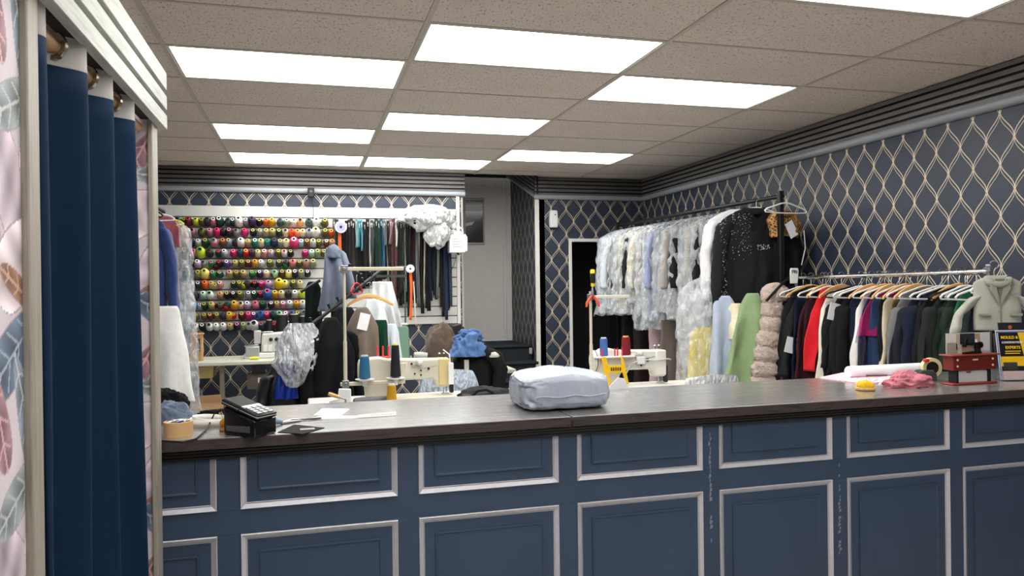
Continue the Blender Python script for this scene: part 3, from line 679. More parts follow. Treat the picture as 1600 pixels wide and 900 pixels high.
# ================================================================== sewing area
CREAM = plain((214, 208, 188), .4); IVORY = plain((222, 220, 212), .35); BEIGE = plain((206, 196, 166), .45); CHROME = metal((205, 205, 208), .2)
STEEL = metal((150, 150, 152), .35); DKMET = plain((44, 45, 48), .45, .3)
def heapfn(w_, d_, h_, seed, ridge=.35, flat=.25):
    def fn(u_, v_):
        th = 2*PI*u_; ph = PI*min(v_, .999)
        n = Vector((math.sin(ph)*math.cos(th), math.sin(ph)*math.sin(th), math.cos(ph)))
        k = 1+ridge*.8*nz3(n.x*1.6+seed, n.y*1.6, n.z*1.6)+ridge*.8*(.35-abs(nz3(n.x*3.2+seed, n.y*3.2, n.z*2.2+seed)))+ridge*.35*(.3-abs(nz3(n.x*7+seed, n.y*7, n.z*4)))
        z = n.z*h_*k
        if z < -h_*flat: z = -h_*flat
        return Vector((n.x*w_*k, n.y*d_*k, z+h_*flat))
    return fn
def heap(name, label, cat, base, w_, d_, h_, m, seed, ridge=.35, group=None, nu=72, nv=44):
    o = obj(name, MB().grid(heapfn(w_, d_, h_, seed, ridge), nu, nv, True), m, smooth=180, loc=base)
    return tag(o, label, cat, group)
def table(name, label, x0, x1, y0, y1, zt, m, legm, legs):
    t = thing(name, label, 'table', ((x0+x1)/2, (y0+y1)/2, 0)); ox, oy = (x0+x1)/2, (y0+y1)/2
    obj('table_top', MB().box(x0-ox, x1-ox, y0-oy, y1-oy, zt-.035, zt), m, t, bevel=.008)
    for lx in legs:
        obj('leg', MB().box(lx-ox-.02, lx-ox+.02, y0-oy+.12, y0-oy+.16, .03, zt-.035).box(lx-ox-.025, lx-ox+.025, y0-oy+.02, y1-oy-.06, 0, .03), legm, t, bevel=.003)
        obj('brace', MB().box(lx-ox-.015, lx-ox+.015, y0-oy+.05, y1-oy-.05, zt-.065, zt-.035), legm, t)
    return t
def sewmachine(name, label, loc, L, s, body, face, parts_dark=DKMET, rz=0):
    """lock-stitch machine seen from behind: pillar and hand wheel at x=0, needle head at x=L, bed at z=0"""
    t = thing(name, label, 'sewing machine', loc, rz); t.scale = (s, s, s)
    obj('bed', MB().box(-.07, L+.07, -.09, .09, 0, .022), body, t, bevel=.006)
    poly = [(-.045, .02), (.095, .02), (.10, .085), (.115, .115), (.145, .13), (L-.085, .13), (L-.065, .115), (L-.06, .075), (L+.03, .075), (L+.035, .235), (L+.02, .255), (L-.05, .262), (.10, .27), (.04, .285), (-.03, .28), (-.05, .26), (-.055, .15)]
    arm = obj('arm_casting', MB().prism(poly, 'Y', -.045, .045), body, t, bevel=.018, seg=3)
    obj('inspection_cover', MB().box(.13, .22, -.052, -.04, .15, .245), body, arm, bevel=.006)
    for sx, sz, r in ((.12, .24, .006), (.25, .235, .007), (.27, .17, .006), (.31, .19, .006), (L-.11, .20, .008), (L-.16, .16, .006), (L-.02, .22, .007)):
        obj('screw', MB().cyl((sx, -.052, sz), (sx, -.04, sz), r, n=10), parts_dark, arm)
    obj('faceplate', MB().box(L-.045, L+.03, -.056, .05, .085, .262), face, t, bevel=.008)
    obj('needle_bar', MB().cyl((L-.005, 0, .03), (L-.005, 0, .09), .005, n=10).cyl((L-.005, 0, .022), (L-.005, 0, .035), .0018, n=6), CHROME, t)
    obj('presser_foot', MB().cyl((L+.012, .0, .035), (L+.012, 0, .09), .004, n=8).box(L-.02, L+.03, -.02, .012, .024, .032), CHROME, t)
    obj('knee_guard', MB().box(L+.035, L+.06, -.02, .02, .03, .15), parts_dark, t, bevel=.006)
    hw = obj('hand_wheel', MB().lathe([(.0, -.035), (.05, -.035), (.07, -.028), (.075, -.01), (.07, .0), (.03, .0), (.0, .0)], (-.055, 0, .2), (1, 0, 0), 28), body, t, smooth=60)
    obj('wheel_groove', MB().lathe([(.071, -.018), (.076, -.018), (.076, -.014), (.071, -.014)], (-.055, 0, .2), (1, 0, 0), 28, caps=False), DKMET, hw)
    for q in (L-.03, L-.0): obj('thread_post', MB().cyl((q, 0, .255), (q, 0, .30), .004, n=8).lathe([(.008, 0), (.010, .004), (.008, .010)], (q, 0, .288), (0, 0, 1), 10), CHROME, t)
    obj('tension_dial', MB().lathe([(.012, 0), (.022, .006), (.022, .016), (.01, .03)], (L-.17, -.045, .245), (0, -1, .1), 18), plain((226, 222, 214), .4), t)
    obj('thread_guide', MB().tube([(L-.17, -.06, .24), (L-.22, -.055, .22), (L-.15, -.055, .205), (L-.06, -.058, .22)], .003, 6), STEEL, t)
    return t
def bigcone(name, label, base, r0, r1, h, c, rim=None, group='large thread cones beside the machines'):
    t = thing(name, label, 'thread cone', base, 0, group)
    n = 26
    prof = [(r0*.5, 0)] + [(r0+(r1-r0)*k/n + (.0012 if k % 2 else 0), .004+h*k/n) for k in range(n+1)] + [(r1*.5, h+.006)]
    obj('thread', MB().lathe(prof, n=22, caps=False), plain(c, .6, 0, .3, .2, 90, .5), t, smooth=30)
    obj('core_tip', MB().lathe([(r1*.35, h), (r1*.8, h+.002), (r1*.78, h+.012), (r1*.35, h+.012)], n=18, caps=False), plain(rim or (200, 200, 196), .5), t)
    return t

# ---- machine table in the middle
TZ = .82
table('machine_table', 'white-topped sewing machine table behind the white parcel', .0, 1.62, 4.28, 4.86, TZ, plain((224, 224, 220), .4), plain((170, 166, 150), .4), (.42, 1.45))
h = at(694, 600, Y=4.6)
sewmachine('sewing_machine', 'cream industrial sewing machine with yellowed head on the white table', (h.x-.437, 4.6, TZ), .47, .93, CREAM, plain((216, 196, 140), .45))
p = at(704, 590, Y=4.53)
tag(obj('machine_lamp', MB().tube([p+Vector(q) for q in ((-.04, .02, .17), (-.005, .0, .14), (0, 0, .08))], .004, 8).box(p.x-.013, p.x+.017, 4.515, 4.545, p.z-.04, p.z+.09), plain((238, 238, 236), .4), bevel=.004), 'small white lamp on a bent wire at the cream machine head', 'lamp')
# thread stand
p = at(540, 600, Y=4.50)
st = thing('thread_stand', 'tall beige thread stand with two arms left of the cream machine', 'thread stand', (p.x, 4.50, TZ))
ztop = at(543, 415, Y=4.5).z-TZ; zlow = at(545, 600, Y=4.5).z-TZ
BG = plain((206, 200, 180), .4)
obj('pole', MB().cyl((0, 0, 0), (0, 0, zlow+.25), .011, n=14).cyl((0, 0, zlow+.25), (0, 0, ztop), .0085, n=14), BG, st)
obj('base', MB().lathe([(.03, 0), (.03, .01), (.014, .03)], n=16), BG, st)
for nm, z in (('top', ztop-.02), ('low', zlow)):
    a = obj('arm', MB().box(-.03, .345, -.012, .012, z-.011, z+.011), plain((204, 196, 170), .4), st, bevel=.004)
    obj('clamp', MB().cyl((-.0, -.022, z), (.0, .022, z), .012, n=10).box(-.02, .02, -.016, .016, z-.022, z+.022), STEEL, a, bevel=.003)
    if nm == 'top':
        obj('guide_arm', MB().cyl((.30, 0, z+.01), (.36, 0, z+.01), .005, n=8).box(.19, .37, .05, .06, z-.05, z-.035), plain((70, 84, 80), .4), a)
    else:
        for xx in (.11, .29): obj('spool_plate', MB().lathe([(.012, -.03), (.02, .0), (.055, .010), (.056, .014), (.01, .012)], (xx, 0, z+.012), n=26), plain((226, 226, 224), .35), a, smooth=50)
for q in ((.06, 0, 0), (-.03, .2, 0)): pass
bigcone('large_thread_cone', 'steel-blue thread cone on the left plate of the beige thread stand', (p.x+.11, 4.50, TZ+zlow+.028), .033, .026, .125, (44, 110, 146))
bigcone('large_thread_cone', 'tall black thread cone with yellow tip on the thread stand', (p.x+.29, 4.50, TZ+zlow+.028), .031, .021, .185, (28, 28, 34), (236, 226, 40))
q = at(612, 628, Y=4.36)
bigcone('large_thread_cone', 'mustard yellow thread cone standing on the white machine table', (q.x, 4.36, TZ+.001), .030, .024, .115, (206, 152, 28))
# red spool pins behind
q = at(598, 562, Y=4.66)
rp = thing('spool_pin_rack', 'red plastic bobbin rack with three pins on the cream machine', 'bobbin rack', (q.x, 4.64, TZ+.25))
obj('base', MB().box(-.045, .045, -.012, .012, 0, .012), plain((220, 66, 60), .4), rp, bevel=.003)
for k in (-.034, 0, .034): obj('pin', MB().cyl((k, 0, .01), (k, 0, .075), .006, n=10), plain((226, 70, 66), .4), rp)
q = at(582, 622, Y=4.34)
r_ = thing('cloth_roll', 'charcoal cloth roll lying on the white machine table', 'cloth roll', (q.x, 4.40, TZ+.027))
obj('roll', MB().lathe([(0, -.10), (.024, -.10), (.027, -.09), (.027, .10), (.024, .105), (0, .105)], (0, 0, 0), (1, .1, 0), 20), plain((78, 80, 82), .45), r_, smooth=50)
obj('end_layers', MB().lathe([(.008, -.101), (.010, -.104), (.018, -.104), (.02, -.101)], (0, 0, 0), (1, .1, 0), 20, caps=False), plain((50, 52, 54), .6), r_)
# white paper bag and wooden handle at the left end of the table
q = at(533, 628, Y=4.36)
tag(obj('white_carrier', MB().prism([(-.07, 0), (.055, 0), (.055, .11), (-.012, .115), (-.018, .06), (-.065, .05)], 'Y', -.012, .012), plain((226, 228, 228), .6), bevel=.004, loc=(q.x, 4.36, TZ)), 'white folded paper standing at the foot of the beige thread stand', 'paper')
q = at(513, 615, Y=4.28); q2 = at(531, 621, Y=4.28)
t = thing('pressing_tool', 'round wooden handle poking up left of the thread stand', 'tool', q)
obj('handle', MB().tube([(0, 0, 0), ((q2-q)*.3)[:], ((q2-q)*.8)[:], (q2-q)[:]], [.009, .011, .010, .008], 12), wood((214, 166, 110), (184, 136, 84), 'X', .45, 3), t)
obj('ferrule', MB().tube([(q2-q)[:], ((q2-q)+Vector((.03, 0, -.012)))[:], ((q2-q)+Vector((.034, 0, TZ-q2.z)))[:]], .005, 8), STEEL, t)
# black bag lying on the table
a = at(757, 612, Y=4.55)
t = thing('black_bag', 'flat black bag with loop strap on the white machine table', 'bag', (a.x, 4.55, TZ))
obj('body', MB().grid(heapfn(.165, .13, .05, 4.2, .3, .1), 40, 22, True), fabric((36, 38, 40), 400, .8), t, smooth=180)
obj('strap', MB().tube([(-.10, -.10, .02), (-.07, -.13, .055), (-.02, -.14, .06), (.02, -.13, .04), (.03, -.11, .012)], .008, 8), fabric((24, 24, 26)), t)
obj('clip', MB().box(-.155, -.10, -.10, -.05, .012, .028), BLACK, t, bevel=.004)
# chair with clear cover
def chair(name, label, x, y, wd, ht, col, rz=0, seat_z=.46, flm=None):
    t = thing(name, label, 'chair', (x, y, 0), rz)
    def back(u_, v_):
        a_ = (u_-.5)*2; z = seat_z+.12+(ht-seat_z-.12)*v_
        corner = 1-.28*max(0, v_-.55)**1.2/.45
        return Vector((a_*wd/2*corner, .05*a_*a_-.03*v_+.004*nz3(u_*6, v_*6, x), z - .05*max(0, v_-.6)*a_*a_))
    obj('backrest', MB().grid(back, 18, 14), col, t, solid=.05, smooth=180)
    obj('dust_cover', MB().grid(lambda u_, v_: back(u_, v_)+Vector((0, -.04+.012*nz3(u_*7, v_*9, 2), .012)), 30, 22), flm or film((214, 228, 240), .55, .9, .2, 14), t, smooth=180)
    obj('seat', MB().box(-wd/2, wd/2, -.45, 0, seat_z-.06, seat_z), col, t, bevel=.02, seg=3)
    obj('back_post', MB().box(-.03, .03, -.0, .02, seat_z-.03, seat_z+.2), DKMET, t)
    obj('gas_lift', MB().cyl((0, -.22, .08), (0, -.22, seat_z-.06), .025), DKMET, t)
    for k in range(5):
        an = k*2*PI/5; obj('foot', MB().tube([(0, -.22, .09), (.25*math.cos(an), -.22+.25*math.sin(an), .05)], [.02, .014], 8).lathe([(.0, -.01), (.025, -.01), (.025, .01), (0, .01)], (.25*math.cos(an), -.22+.25*math.sin(an), .025), (math.sin(an), -math.cos(an), 0), 14), DKMET, t)
    return t
q = at(702, 580, Y=5.25)
chair('covered_chair', 'chair with pale blue plastic-wrapped backrest behind the cream machine', q.x, 5.25, .42, at(702, 578, Y=5.25).z, fabric((150, 172, 196)))
q = at(1112, 588, Y=4.55)
chair('covered_chair', 'white plastic-covered chair top peeking over the counter before the coats', q.x, 4.55, .46, at(1112, 586, Y=4.55).z, fabric((214, 216, 220)), 0, .46, film((240, 242, 244), .7, .95, .25, 14))

# ---- second row: green machine, brown coat, black overlocker, jeans, black jacket
table('rear_machine_table', 'grey table under the green machine and the brown heap', .45, 1.70, 6.15, 6.75, .80, plain((176, 174, 164), .5), plain((150, 148, 140), .4), (.6, 1.55))
q = at(624, 550, Y=6.5)
g = thing('green_machine', 'pale green vintage machine behind the hanging white shirt', 'sewing machine', (q.x, 6.5, .80))
GRN = plain((116, 150, 128), .4); gh = at(624, 508, Y=6.5).z-.80
obj('column', MB().prism([(-.06, 0), (.085, 0), (.075, gh*.95), (.05, gh), (-.10, gh), (-.11, gh*.8), (-.05, gh*.75)], 'Y', -.06, .06), GRN, g, bevel=.012)
obj('top_cap', MB().box(-.12, .07, -.062, .062, gh, gh+.015), plain((200, 200, 186), .4), g, bevel=.004)
for k, (dx, dz, r) in enumerate(((-.075, .16, .014), (-.06, .12, .018), (-.05, .075, .02), (-.09, .20, .01))):
    obj('thread_tension', MB().lathe([(r*.4, -.03), (r, -.022), (r, -.008), (r*.4, 0)], (dx, -.06, dz+.03), (0, 1, 0), 14), STEEL, g)
obj('hand_wheel', MB().lathe([(.02, 0), (.05, .004), (.055, .018), (.02, .024)], (.085, 0, .06), (1, 0, 0), 22), plain((150, 160, 150), .4), g)
obj('pole', MB().cyl((.065, .08, 0), (.065, .08, at(636, 440, Y=6.58).z-.80), .008, n=10), plain((70, 84, 80), .4), g)
q = at(692, 575, Y=6.45)
sm = thing('cloth_plate_machine', 'grey machine nose poking out left of the brown heap', 'sewing machine', (at(655, 552, Y=6.4).x, 6.36, .80))
obj('nose', MB().tube([(-.05, 0, .13), (0, 0, .125), (.06, 0, .115)], [.022, .03, .03], 12), plain((178, 178, 172), .4), sm)
obj('body', MB().prism([(-.05, 0), (.16, 0), (.14, .05), (.03, .085), (-.02, .07)], 'Y', -.05, .05), plain((186, 184, 176), .4), sm, bevel=.01)
bh = at(690, 507, Y=6.42).z-.80
heap('coat_heap', 'crumpled brown coat heaped on the rear machine', 'coat', (at(690, 550, Y=6.42).x, 6.45, .80), .155, .16, bh*.80, fabric((88, 74, 64), 500, .9, .2), 5.3, .22)
t = thing('overlock_machine', 'black overlocker with small flywheel right of the brown heap', 'sewing machine', (at(714, 530, Y=6.6).x, 6.6, .80))
oz = at(714, 505, Y=6.6).z-.80
obj('body', MB().prism([(-.06, 0), (.05, 0), (.045, oz*.5), (.055, oz*.75), (.03, oz), (-.05, oz*.95)], 'Y', -.05, .05), plain((34, 36, 36), .35), t, bevel=.01)
obj('flywheel', MB().lathe([(.02, 0), (.042, .003), (.046, .012), (.02, .018)], (.045, -.02, oz*.8), (1, -.4, 0), 20), plain((46, 48, 48), .3, .4), t)
obj('plate', MB().box(-.03, .03, -.058, -.048, oz*.55, oz*.72), plain((176, 172, 150), .35, .4), t)
heap('denim_heap', 'crumpled light blue denim lying on the black jacket', 'denim', at(732, 556, Y=5.95), .135, .11, .15, fabric((84, 118, 168), 500, .9, .1), 2.4, .40)
heap('denim_heap', 'folded dark-rimmed blue denim waistband on top of the light denim', 'denim', at(733, 532, Y=5.97)+Vector((0, 0, .01)), .10, .08, .06, fabric((60, 92, 140), 500, .9, .2), 5.1, .5)
t = thing('draped_jacket', 'black jacket slumped over a chair below the light blue denim', 'jacket', at(742, 610, Y=6.0))
hh = at(742, 545, Y=6.0).z-at(742, 610, Y=6.0).z
obj('body', MB().grid(heapfn(.18, .12, hh*.85, 3.3, .3, .3), 44, 30, True), fabric((24, 25, 28), 400), t, smooth=180)
obj('sleeve', MB().tube([(.06, -.08, hh*.95), (.15, -.10, hh*.8), (.19, -.11, hh*.5), (.17, -.11, hh*.15), (.12, -.10, -.08)], [.05, .065, .06, .05, .045], 14), fabric((28, 29, 32), 400), t, smooth=180)
obj('white_lining', MB().grid(heapfn(.035, .02, .03, 8, .4, .3), 20, 12, True).xf(Matrix.Translation((.13, -.15, hh*.82))), fabric((196, 192, 184)), t, smooth=180)
q = at(729, 600, Y=5.9)
tag(obj('table_leg_post', MB().box(-.018, .018, -.018, .018, 0, at(729, 562, Y=5.9).z), plain((196, 192, 178), .5), loc=(q.x, 5.9, 0)), 'cream upright post between the black jacket and the denim', 'post')

# ---- overlock table at far left
x0, x1 = at(296, 570, Y=7.1).x-.25, at(470, 570, Y=7.1).x
LZ = at(370, 560, Y=7.35).z
table('overlock_table', 'pale grey machine table under the thread board', x0, x1, 7.05, 7.66, LZ, plain((188, 190, 176), .45), plain((128, 120, 104), .5), (at(347, 600, Y=7.18).x, at(437, 600, Y=7.18).x))
q = at(419, 560, Y=7.35)
t = thing('overlock_machine', 'white overlock machine with chrome fittings on the far left table', 'sewing machine', (q.x, 7.35, LZ))
obj('base', MB().box(-.20, .22, -.10, .10, 0, .05), IVORY, t, bevel=.008)
obj('body', MB().prism([(-.06, .05), (.24, .05), (.24, .22), (.16, .235), (-.05, .22)], 'Y', -.07, .08), plain((206, 206, 200), .35), t, bevel=.012)
obj('front_plate', MB().box(-.19, -.07, -.11, .06, .02, .11), plain((176, 178, 176), .3, .4), t, bevel=.006)
obj('presser_lever', MB().box(-.10, .05, -.02, .01, .225, .24), CHROME, t, bevel=.003)
obj('head_block', MB().box(-.12, -.06, -.05, .05, .13, .25), plain((198, 198, 194), .3, .3), t, bevel=.006)
obj('needle_plate', MB().box(-.20, -.08, -.10, -.02, .11, .125), CHROME, t, bevel=.002)
for k, xx in enumerate((.03, .08)): obj('knob', MB().lathe([(.008, 0), (.017, .006), (.017, .02), (.008, .026)], (xx, -.07, .17), (0, -1, 0), 16), BLACK, t)
for k, xx in enumerate((-.02, .02, .08)): obj('looper_cover', MB().box(xx-.018, xx+.018, -.085, -.07, .06, .12), plain((226, 226, 222), .3), t, bevel=.003)
for i, (px, r, hh_) in enumerate(((421, .035, .17), (441, .06, .22), (460, .055, .22), (474, .045, .2))):
    b_ = at(px, 532, Y=7.52)
    bigcone('large_thread_cone', ['slim black thread cone at the left of the four behind the overlocker', 'widest black thread cone behind the white overlocker', 'black thread cone third from left behind the overlocker', 'black thread cone nearest the slanted rack arm'][i], (b_.x, 7.52, LZ+.16), r, r*.82, hh_, (24, 24, 28), (190, 180, 150))
tag(obj('cone_shelf', MB().box(at(408, 532, Y=7.5).x, at(484, 532, Y=7.5).x, 7.45, 7.6, LZ+.145, LZ+.16).box(at(412, 532, Y=7.5).x, at(412, 532, Y=7.5).x+.02, 7.5, 7.54, LZ, LZ+.145).box(at(480, 532, Y=7.5).x, at(480, 532, Y=7.5).x+.02, 7.5, 7.54, LZ, LZ+.145), plain((96, 96, 98), .4)), 'low grey stand carrying the four black thread cones', 'shelf')
q = at(397, 564, Y=7.1)
tag(obj('yellow_tool', MB().tube([(-.04, 0, 0), (.0, 0, .002), (.04, 0, 0)], [.012, .014, .011], 10), plain((232, 214, 40), .45), loc=(q.x, 7.12, LZ+.015)), 'short yellow tool lying on the edge of the far left table', 'tool')
q = at(308, 566, Y=7.25)
t = thing('paper_bag', 'tall brown paper bag on the far left table', 'paper bag', (q.x, 7.25, LZ)); bz = at(308, 520, Y=7.25).z-LZ
obj('body', MB().grid(lambda u_, v_: Vector(((.05+.006*nz3(u_*8, v_*4, 1))*(1 if .125 < ((u_+.125) % 1) else 1)*max(-1, min(1, 1.5*math.cos(2*PI*u_))), .045*max(-1, min(1, 1.5*math.sin(2*PI*u_)))+.006*nz3(u_*6, v_*6, 4), bz*v_)), 28, 12, True), plain((186, 146, 100), .8, 0, .2, .1, 30, .4), t)
obj('rolled_rim', MB().tube([(.053*max(-1, min(1, 1.5*math.cos(2*PI*k/24))), .048*max(-1, min(1, 1.5*math.sin(2*PI*k/24))), bz-.01) for k in range(25)], .006, 6), plain((196, 160, 116), .8), t)
obj('base', MB().box(-.048, .048, -.043, .043, .001, .01), plain((170, 130, 86), .8), t)
obj('print', MB().box(.015, .035, -.0535, -.050, bz*.35, bz*.8), plain((80, 66, 50), .8), t)
a, b = at(309, 577, Y=7.12), at(334, 591, Y=7.12)
t = thing('under_table_drawer', 'small tan plastic drawer hung under the far left table', 'drawer', ((a.x+b.x)/2, 7.12, b.z))
wd, hh_ = (b.x-a.x)/2, LZ-.04-b.z
obj('tray', MB().prism([(-wd*.85, 0), (wd*.85, 0), (wd, hh_), (-wd, hh_)], 'Y', 0, .3), plain((156, 140, 84), .5), t, bevel=.006)
obj('lip', MB().box(-wd*1.03, wd*1.03, -.01, .0, hh_-.02, hh_), plain((170, 154, 98), .5), t, bevel=.004)
a, b = at(386, 584, Y=7.2), at(421, 607, Y=7.2)
t = thing('machine_motor', 'grey clutch motor with white plate under the far left table', 'motor', ((a.x+b.x)/2, 7.2, b.z)); wd, hh_ = (b.x-a.x)/2, a.z-b.z
obj('housing', MB().lathe([(0, -wd), (hh_*.5, -wd), (hh_*.55, -wd*.8), (hh_*.55, wd*.8), (hh_*.5, wd), (0, wd)], (0, .05, hh_*.5), (1, 0, 0), 24), plain((98, 88, 80), .5), t, smooth=50)
obj('name_plate', MB().box(0, wd*.7, -.052-.005, -.045, hh_*.45, hh_*.75), plain((204, 200, 192), .5), t)
obj('mount', MB().box(-wd*.6, wd*.6, .0, .1, hh_, LZ-.036-b.z), DKMET, t)
obj('treadle_rod', MB().cyl((.06, .0, 0), (.07, -.02, -b.z+.05), .008), STEEL, t)
a, b = at(297, 628, Y=7.15), at(349, 660, Y=7.15)
t = thing('cardboard_box', 'open cardboard box on the floor under the far left table', 'box', ((a.x+b.x)/2, 7.1, 0)); wd = (b.x-a.x)/2
CARD = plain((188, 150, 112), .85, 0, .2, .08, 12, .3)
for nm, bx in (('side', (-wd, wd, 0, .006, 0, a.z)), ('side', (-wd, wd, .29, .296, 0, a.z)), ('side', (-wd, -wd+.006, .006, .29, 0, a.z)), ('side', (wd-.006, wd, .006, .29, 0, a.z)), ('bottom', (-wd, wd, 0, .296, 0, .006))):
    obj(nm, MB().box(*bx), CARD, t)
obj('flap', MB().prism([(-wd, 0), (wd, 0), (wd*.9, .07), (-wd*.9, .06)], 'Y', 0, .005, Matrix.Translation((0, -.005, a.z)) @ Matrix.Rotation(.5, 4, 'X')), CARD, t)

# ---- right machine with its stand
table('right_machine_table', 'cream machine table behind the counter in front of the wrapped coats', 1.55, 2.85, 4.62, 5.18, .775, plain((214, 210, 198), .45), plain((170, 166, 150), .4), (1.7, 2.7))
h = at(1030, 590, Y=4.9); hx0 = at(925, 590, Y=4.9).x
m2 = sewmachine('sewing_machine', 'white industrial sewing machine in front of the plastic-wrapped coats', (h.x-.42, 4.9, .775), .42, 1.0, IVORY, plain((224, 222, 214), .35))
obj('tension_box', MB().box(.22, .28, -.075, -.045, .17, .225), plain((228, 228, 226), .35), m2, bevel=.006)
obj('oil_wire', MB().tube([(.28, -.065, .20), (.36, -.07, .195), (.46, -.06, .20), (.5, -.02, .19)], .005, 8).tube([(.22, -.065, .19), (.17, -.07, .17), (.13, -.07, .10), (.12, -.06, .03)], .006, 8), plain((200, 200, 196), .3), m2)
p = at(924, 572, Y=4.84)
st = thing('thread_stand', 'slim beige thread stand with pliers hooked on top, right machine', 'thread stand', (p.x, 4.84, .775)); zt = at(924, 455, Y=4.84).z-.775
obj('pole', MB().cyl((0, 0, 0), (0, 0, .32), .012, n=14).cyl((0, 0, .32), (0, 0, zt), .0095, n=14), BG, st)
obj('base', MB().lathe([(.03, 0), (.03, .012), (.014, .03)], n=16), BG, st)
za = at(924, 464, Y=4.84).z-.775
a = obj('arm', MB().box(.0, .285, -.012, .012, za-.011, za+.011), plain((208, 204, 188), .4), st, bevel=.004)
obj('clamp', MB().box(-.02, .02, -.017, .017, za-.02, za+.02), STEEL, a, bevel=.003)
zp = at(960, 556, Y=4.84).z-.775
obj('plate', MB().prism([(.035, -.05), (.30, -.05), (.32, 0), (.30, .05), (.035, .05), (.01, 0)], 'Z', zp-.010, zp), plain((222, 222, 216), .4), st, bevel=.003)
for k in (.07, .165, .185, .22): obj('spool_pin', MB().cyl((k, -.02, zp), (k, -.02, zp+.055), .005, n=8), plain((216, 50, 54), .4), st)
bigcone('large_thread_cone', 'cornflower blue thread cone on the right machine plate', (p.x+.10, 4.86, .776+zp), .028, .024, .115, (70, 114, 190))
bigcone('large_thread_cone', 'crimson thread cone with yellow tip on the right machine plate', (p.x+.265, 4.86, .776+zp), .034, .026, .12, (132, 22, 40), (226, 180, 40))
# yellow label tape hung on the machine
a = at(960, 578, Y=4.76)
t = thing('yellow_hanger_frame', 'yellow plastic frame with dark lettering hooked on the right machine', 'frame', a)
YEL = plain((238, 190, 24), .5)
obj('frame', MB().prism([(-.09, .09), (-.06, .09), (-.048, .03), (.055, .03), (.045, .09), (.062, .09), (.105, -.10), (.08, -.10), (.06, -.02), (-.045, -.02), (-.02, -.11), (-.06, -.11)], 'Y', -.004, .004), YEL, t, bevel=.002)
for k in range(5): obj('lettering', MB().box(-.028+.016*k, -.018+.016*k, -.0052, -.004, -.006, .016), plain((50, 40, 20), .6), t)
# pliers and screwdriver
a = at(926, 460, Y=4.80)
t = thing('pliers', 'pliers with orange-red grips hanging on the slim beige thread stand', 'pliers', a)
for s_ in (-1, 1):
    obj('handle', MB().tube([(0, 0, .0), (s_*.018, 0, -.025), (s_*.04, 0, -.055), (s_*.045, 0, -.085)], [.006, .009, .010, .007], 10), plain((222, 84, 62), .4), t)
obj('jaws', MB().tube([(0, 0, -.005), (0, 0, .02), (.0, 0, .05)], [.012, .011, .004], 10), STEEL, t)
a = at(926, 438, Y=4.80)
t = thing('screwdriver', 'yellow and black screwdriver handle standing above the pliers', 'screwdriver', a)
obj('grip', MB().lathe([(.0, .075), (.014, .072), (.017, .06), (.016, .02), (.012, -.02), (.014, -.035), (.008, -.045)], n=14), plain((230, 208, 40), .4), t)
obj('grip_inlay', MB().lathe([(.010, .05), (.0175, .045), (.0168, .0), (.0128, -.018), (.009, -.02)], (0, -.003, 0), n=14), BLACK, t)
obj('shaft', MB().cyl((0, 0, -.044), (0, 0, -.11), .003, n=8), STEEL, t)
# white carton edge behind the parcel
q = at(967, 600, Y=3.5)
tag(obj('white_card', MB().prism([(-.055, 0), (.05, 0), (.03, .045), (.0, .05)], 'Y', 0, .004), plain((232, 232, 236), .6), loc=(at(966, 606, Y=3.02).x, 3.02, CT)), 'white folded card standing right behind the white parcel', 'card')
# ================================================================== clothes, hangers, rails
def ring_body(W, L, D, seed=0, flare=1.0, neck=.07, slope=.09, fold=.02, nk=3.0, n=48, m=30, crump=0, top=.35, pinch=0, lean=0):
    R = []
    for j in range(m+1):
        t = j/m; z = -L*t
        if -z < slope: hw = neck+(W-neck)*((-z/slope)**.75 if slope else 1)
        else: hw = W*(1+(flare-1)*((-z-slope)/(L-slope)))
        hw *= 1-pinch*math.sin(PI*min(1, t*1.1))
        hd = D*(top+(1-top)*min(1, -z/.18))
        ring = []
        for i in range(n):
            a = 2*PI*i/n; ca, sa = math.cos(a), math.sin(a)
            x = hw*math.copysign(abs(ca)**.85, ca); y = hd*math.copysign(abs(sa)**.8, sa)
            k = fold*min(1, t*1.6)
            y += k*(math.sin(x/W*PI*nk*.5+seed+t*1.3)+.9*nz3(x*11+seed, z*1.8, seed)+.35*nz3(x*30, z*9+seed, sa))
            x += k*.9*nz3(seed*2+sa*1.5, z*5, ca*2)+lean*t
            if crump:
                y += crump*nz3(x*14+seed, z*11, sa*2+seed)+crump*.6*nz3(x*31, z*24+seed, sa*3); x += crump*.9*nz3(y*20+seed, z*13, ca*3)
            ring.append(Vector((x, y, z+(crump*1.2*nz3(ca*3+seed, sa*3, seed) if j == m else 0))))
        R.append(ring)
    return R
def sleeve_mesh(side, W, Ls, r0, r1, seed, out=.05, fwd=0., z0=-.10):
    R = []; K = 26
    for k in range(K+1):
        t = k/K; el = math.exp(-((t-.45)/.13)**2)
        cx = side*(W*.90+out*(math.sin(t*PI*.6))+.010*nz3(seed, t*4, side)); cy = fwd*t*t-.03*max(0, t-.4)+.012*nz3(t*5, seed, 2)
        r = (r0+(r1-r0)*t)*(.7 if k == 0 else 1)*(1-.10*el)
        sh = .35*math.exp(-(t/.16)**2)
        ring = []
        for i in range(20):
            a = 2*PI*i/20; x, y = r*.80*math.cos(a), r*1.05*math.sin(a)
            w_ = 1+.22*nz3(math.cos(a)*1.3+seed, math.sin(a)*1.3, t*5*Ls+side)+.10*nz3(math.cos(a)*2.5+seed, math.sin(a)*2.5, t*22*Ls+side)
            ring.append(Vector((cx+x*w_, cy+y*w_, z0-Ls*t+side*sh*x*.9*(-1))))
        R.append(ring)
    return MB().rings(R)
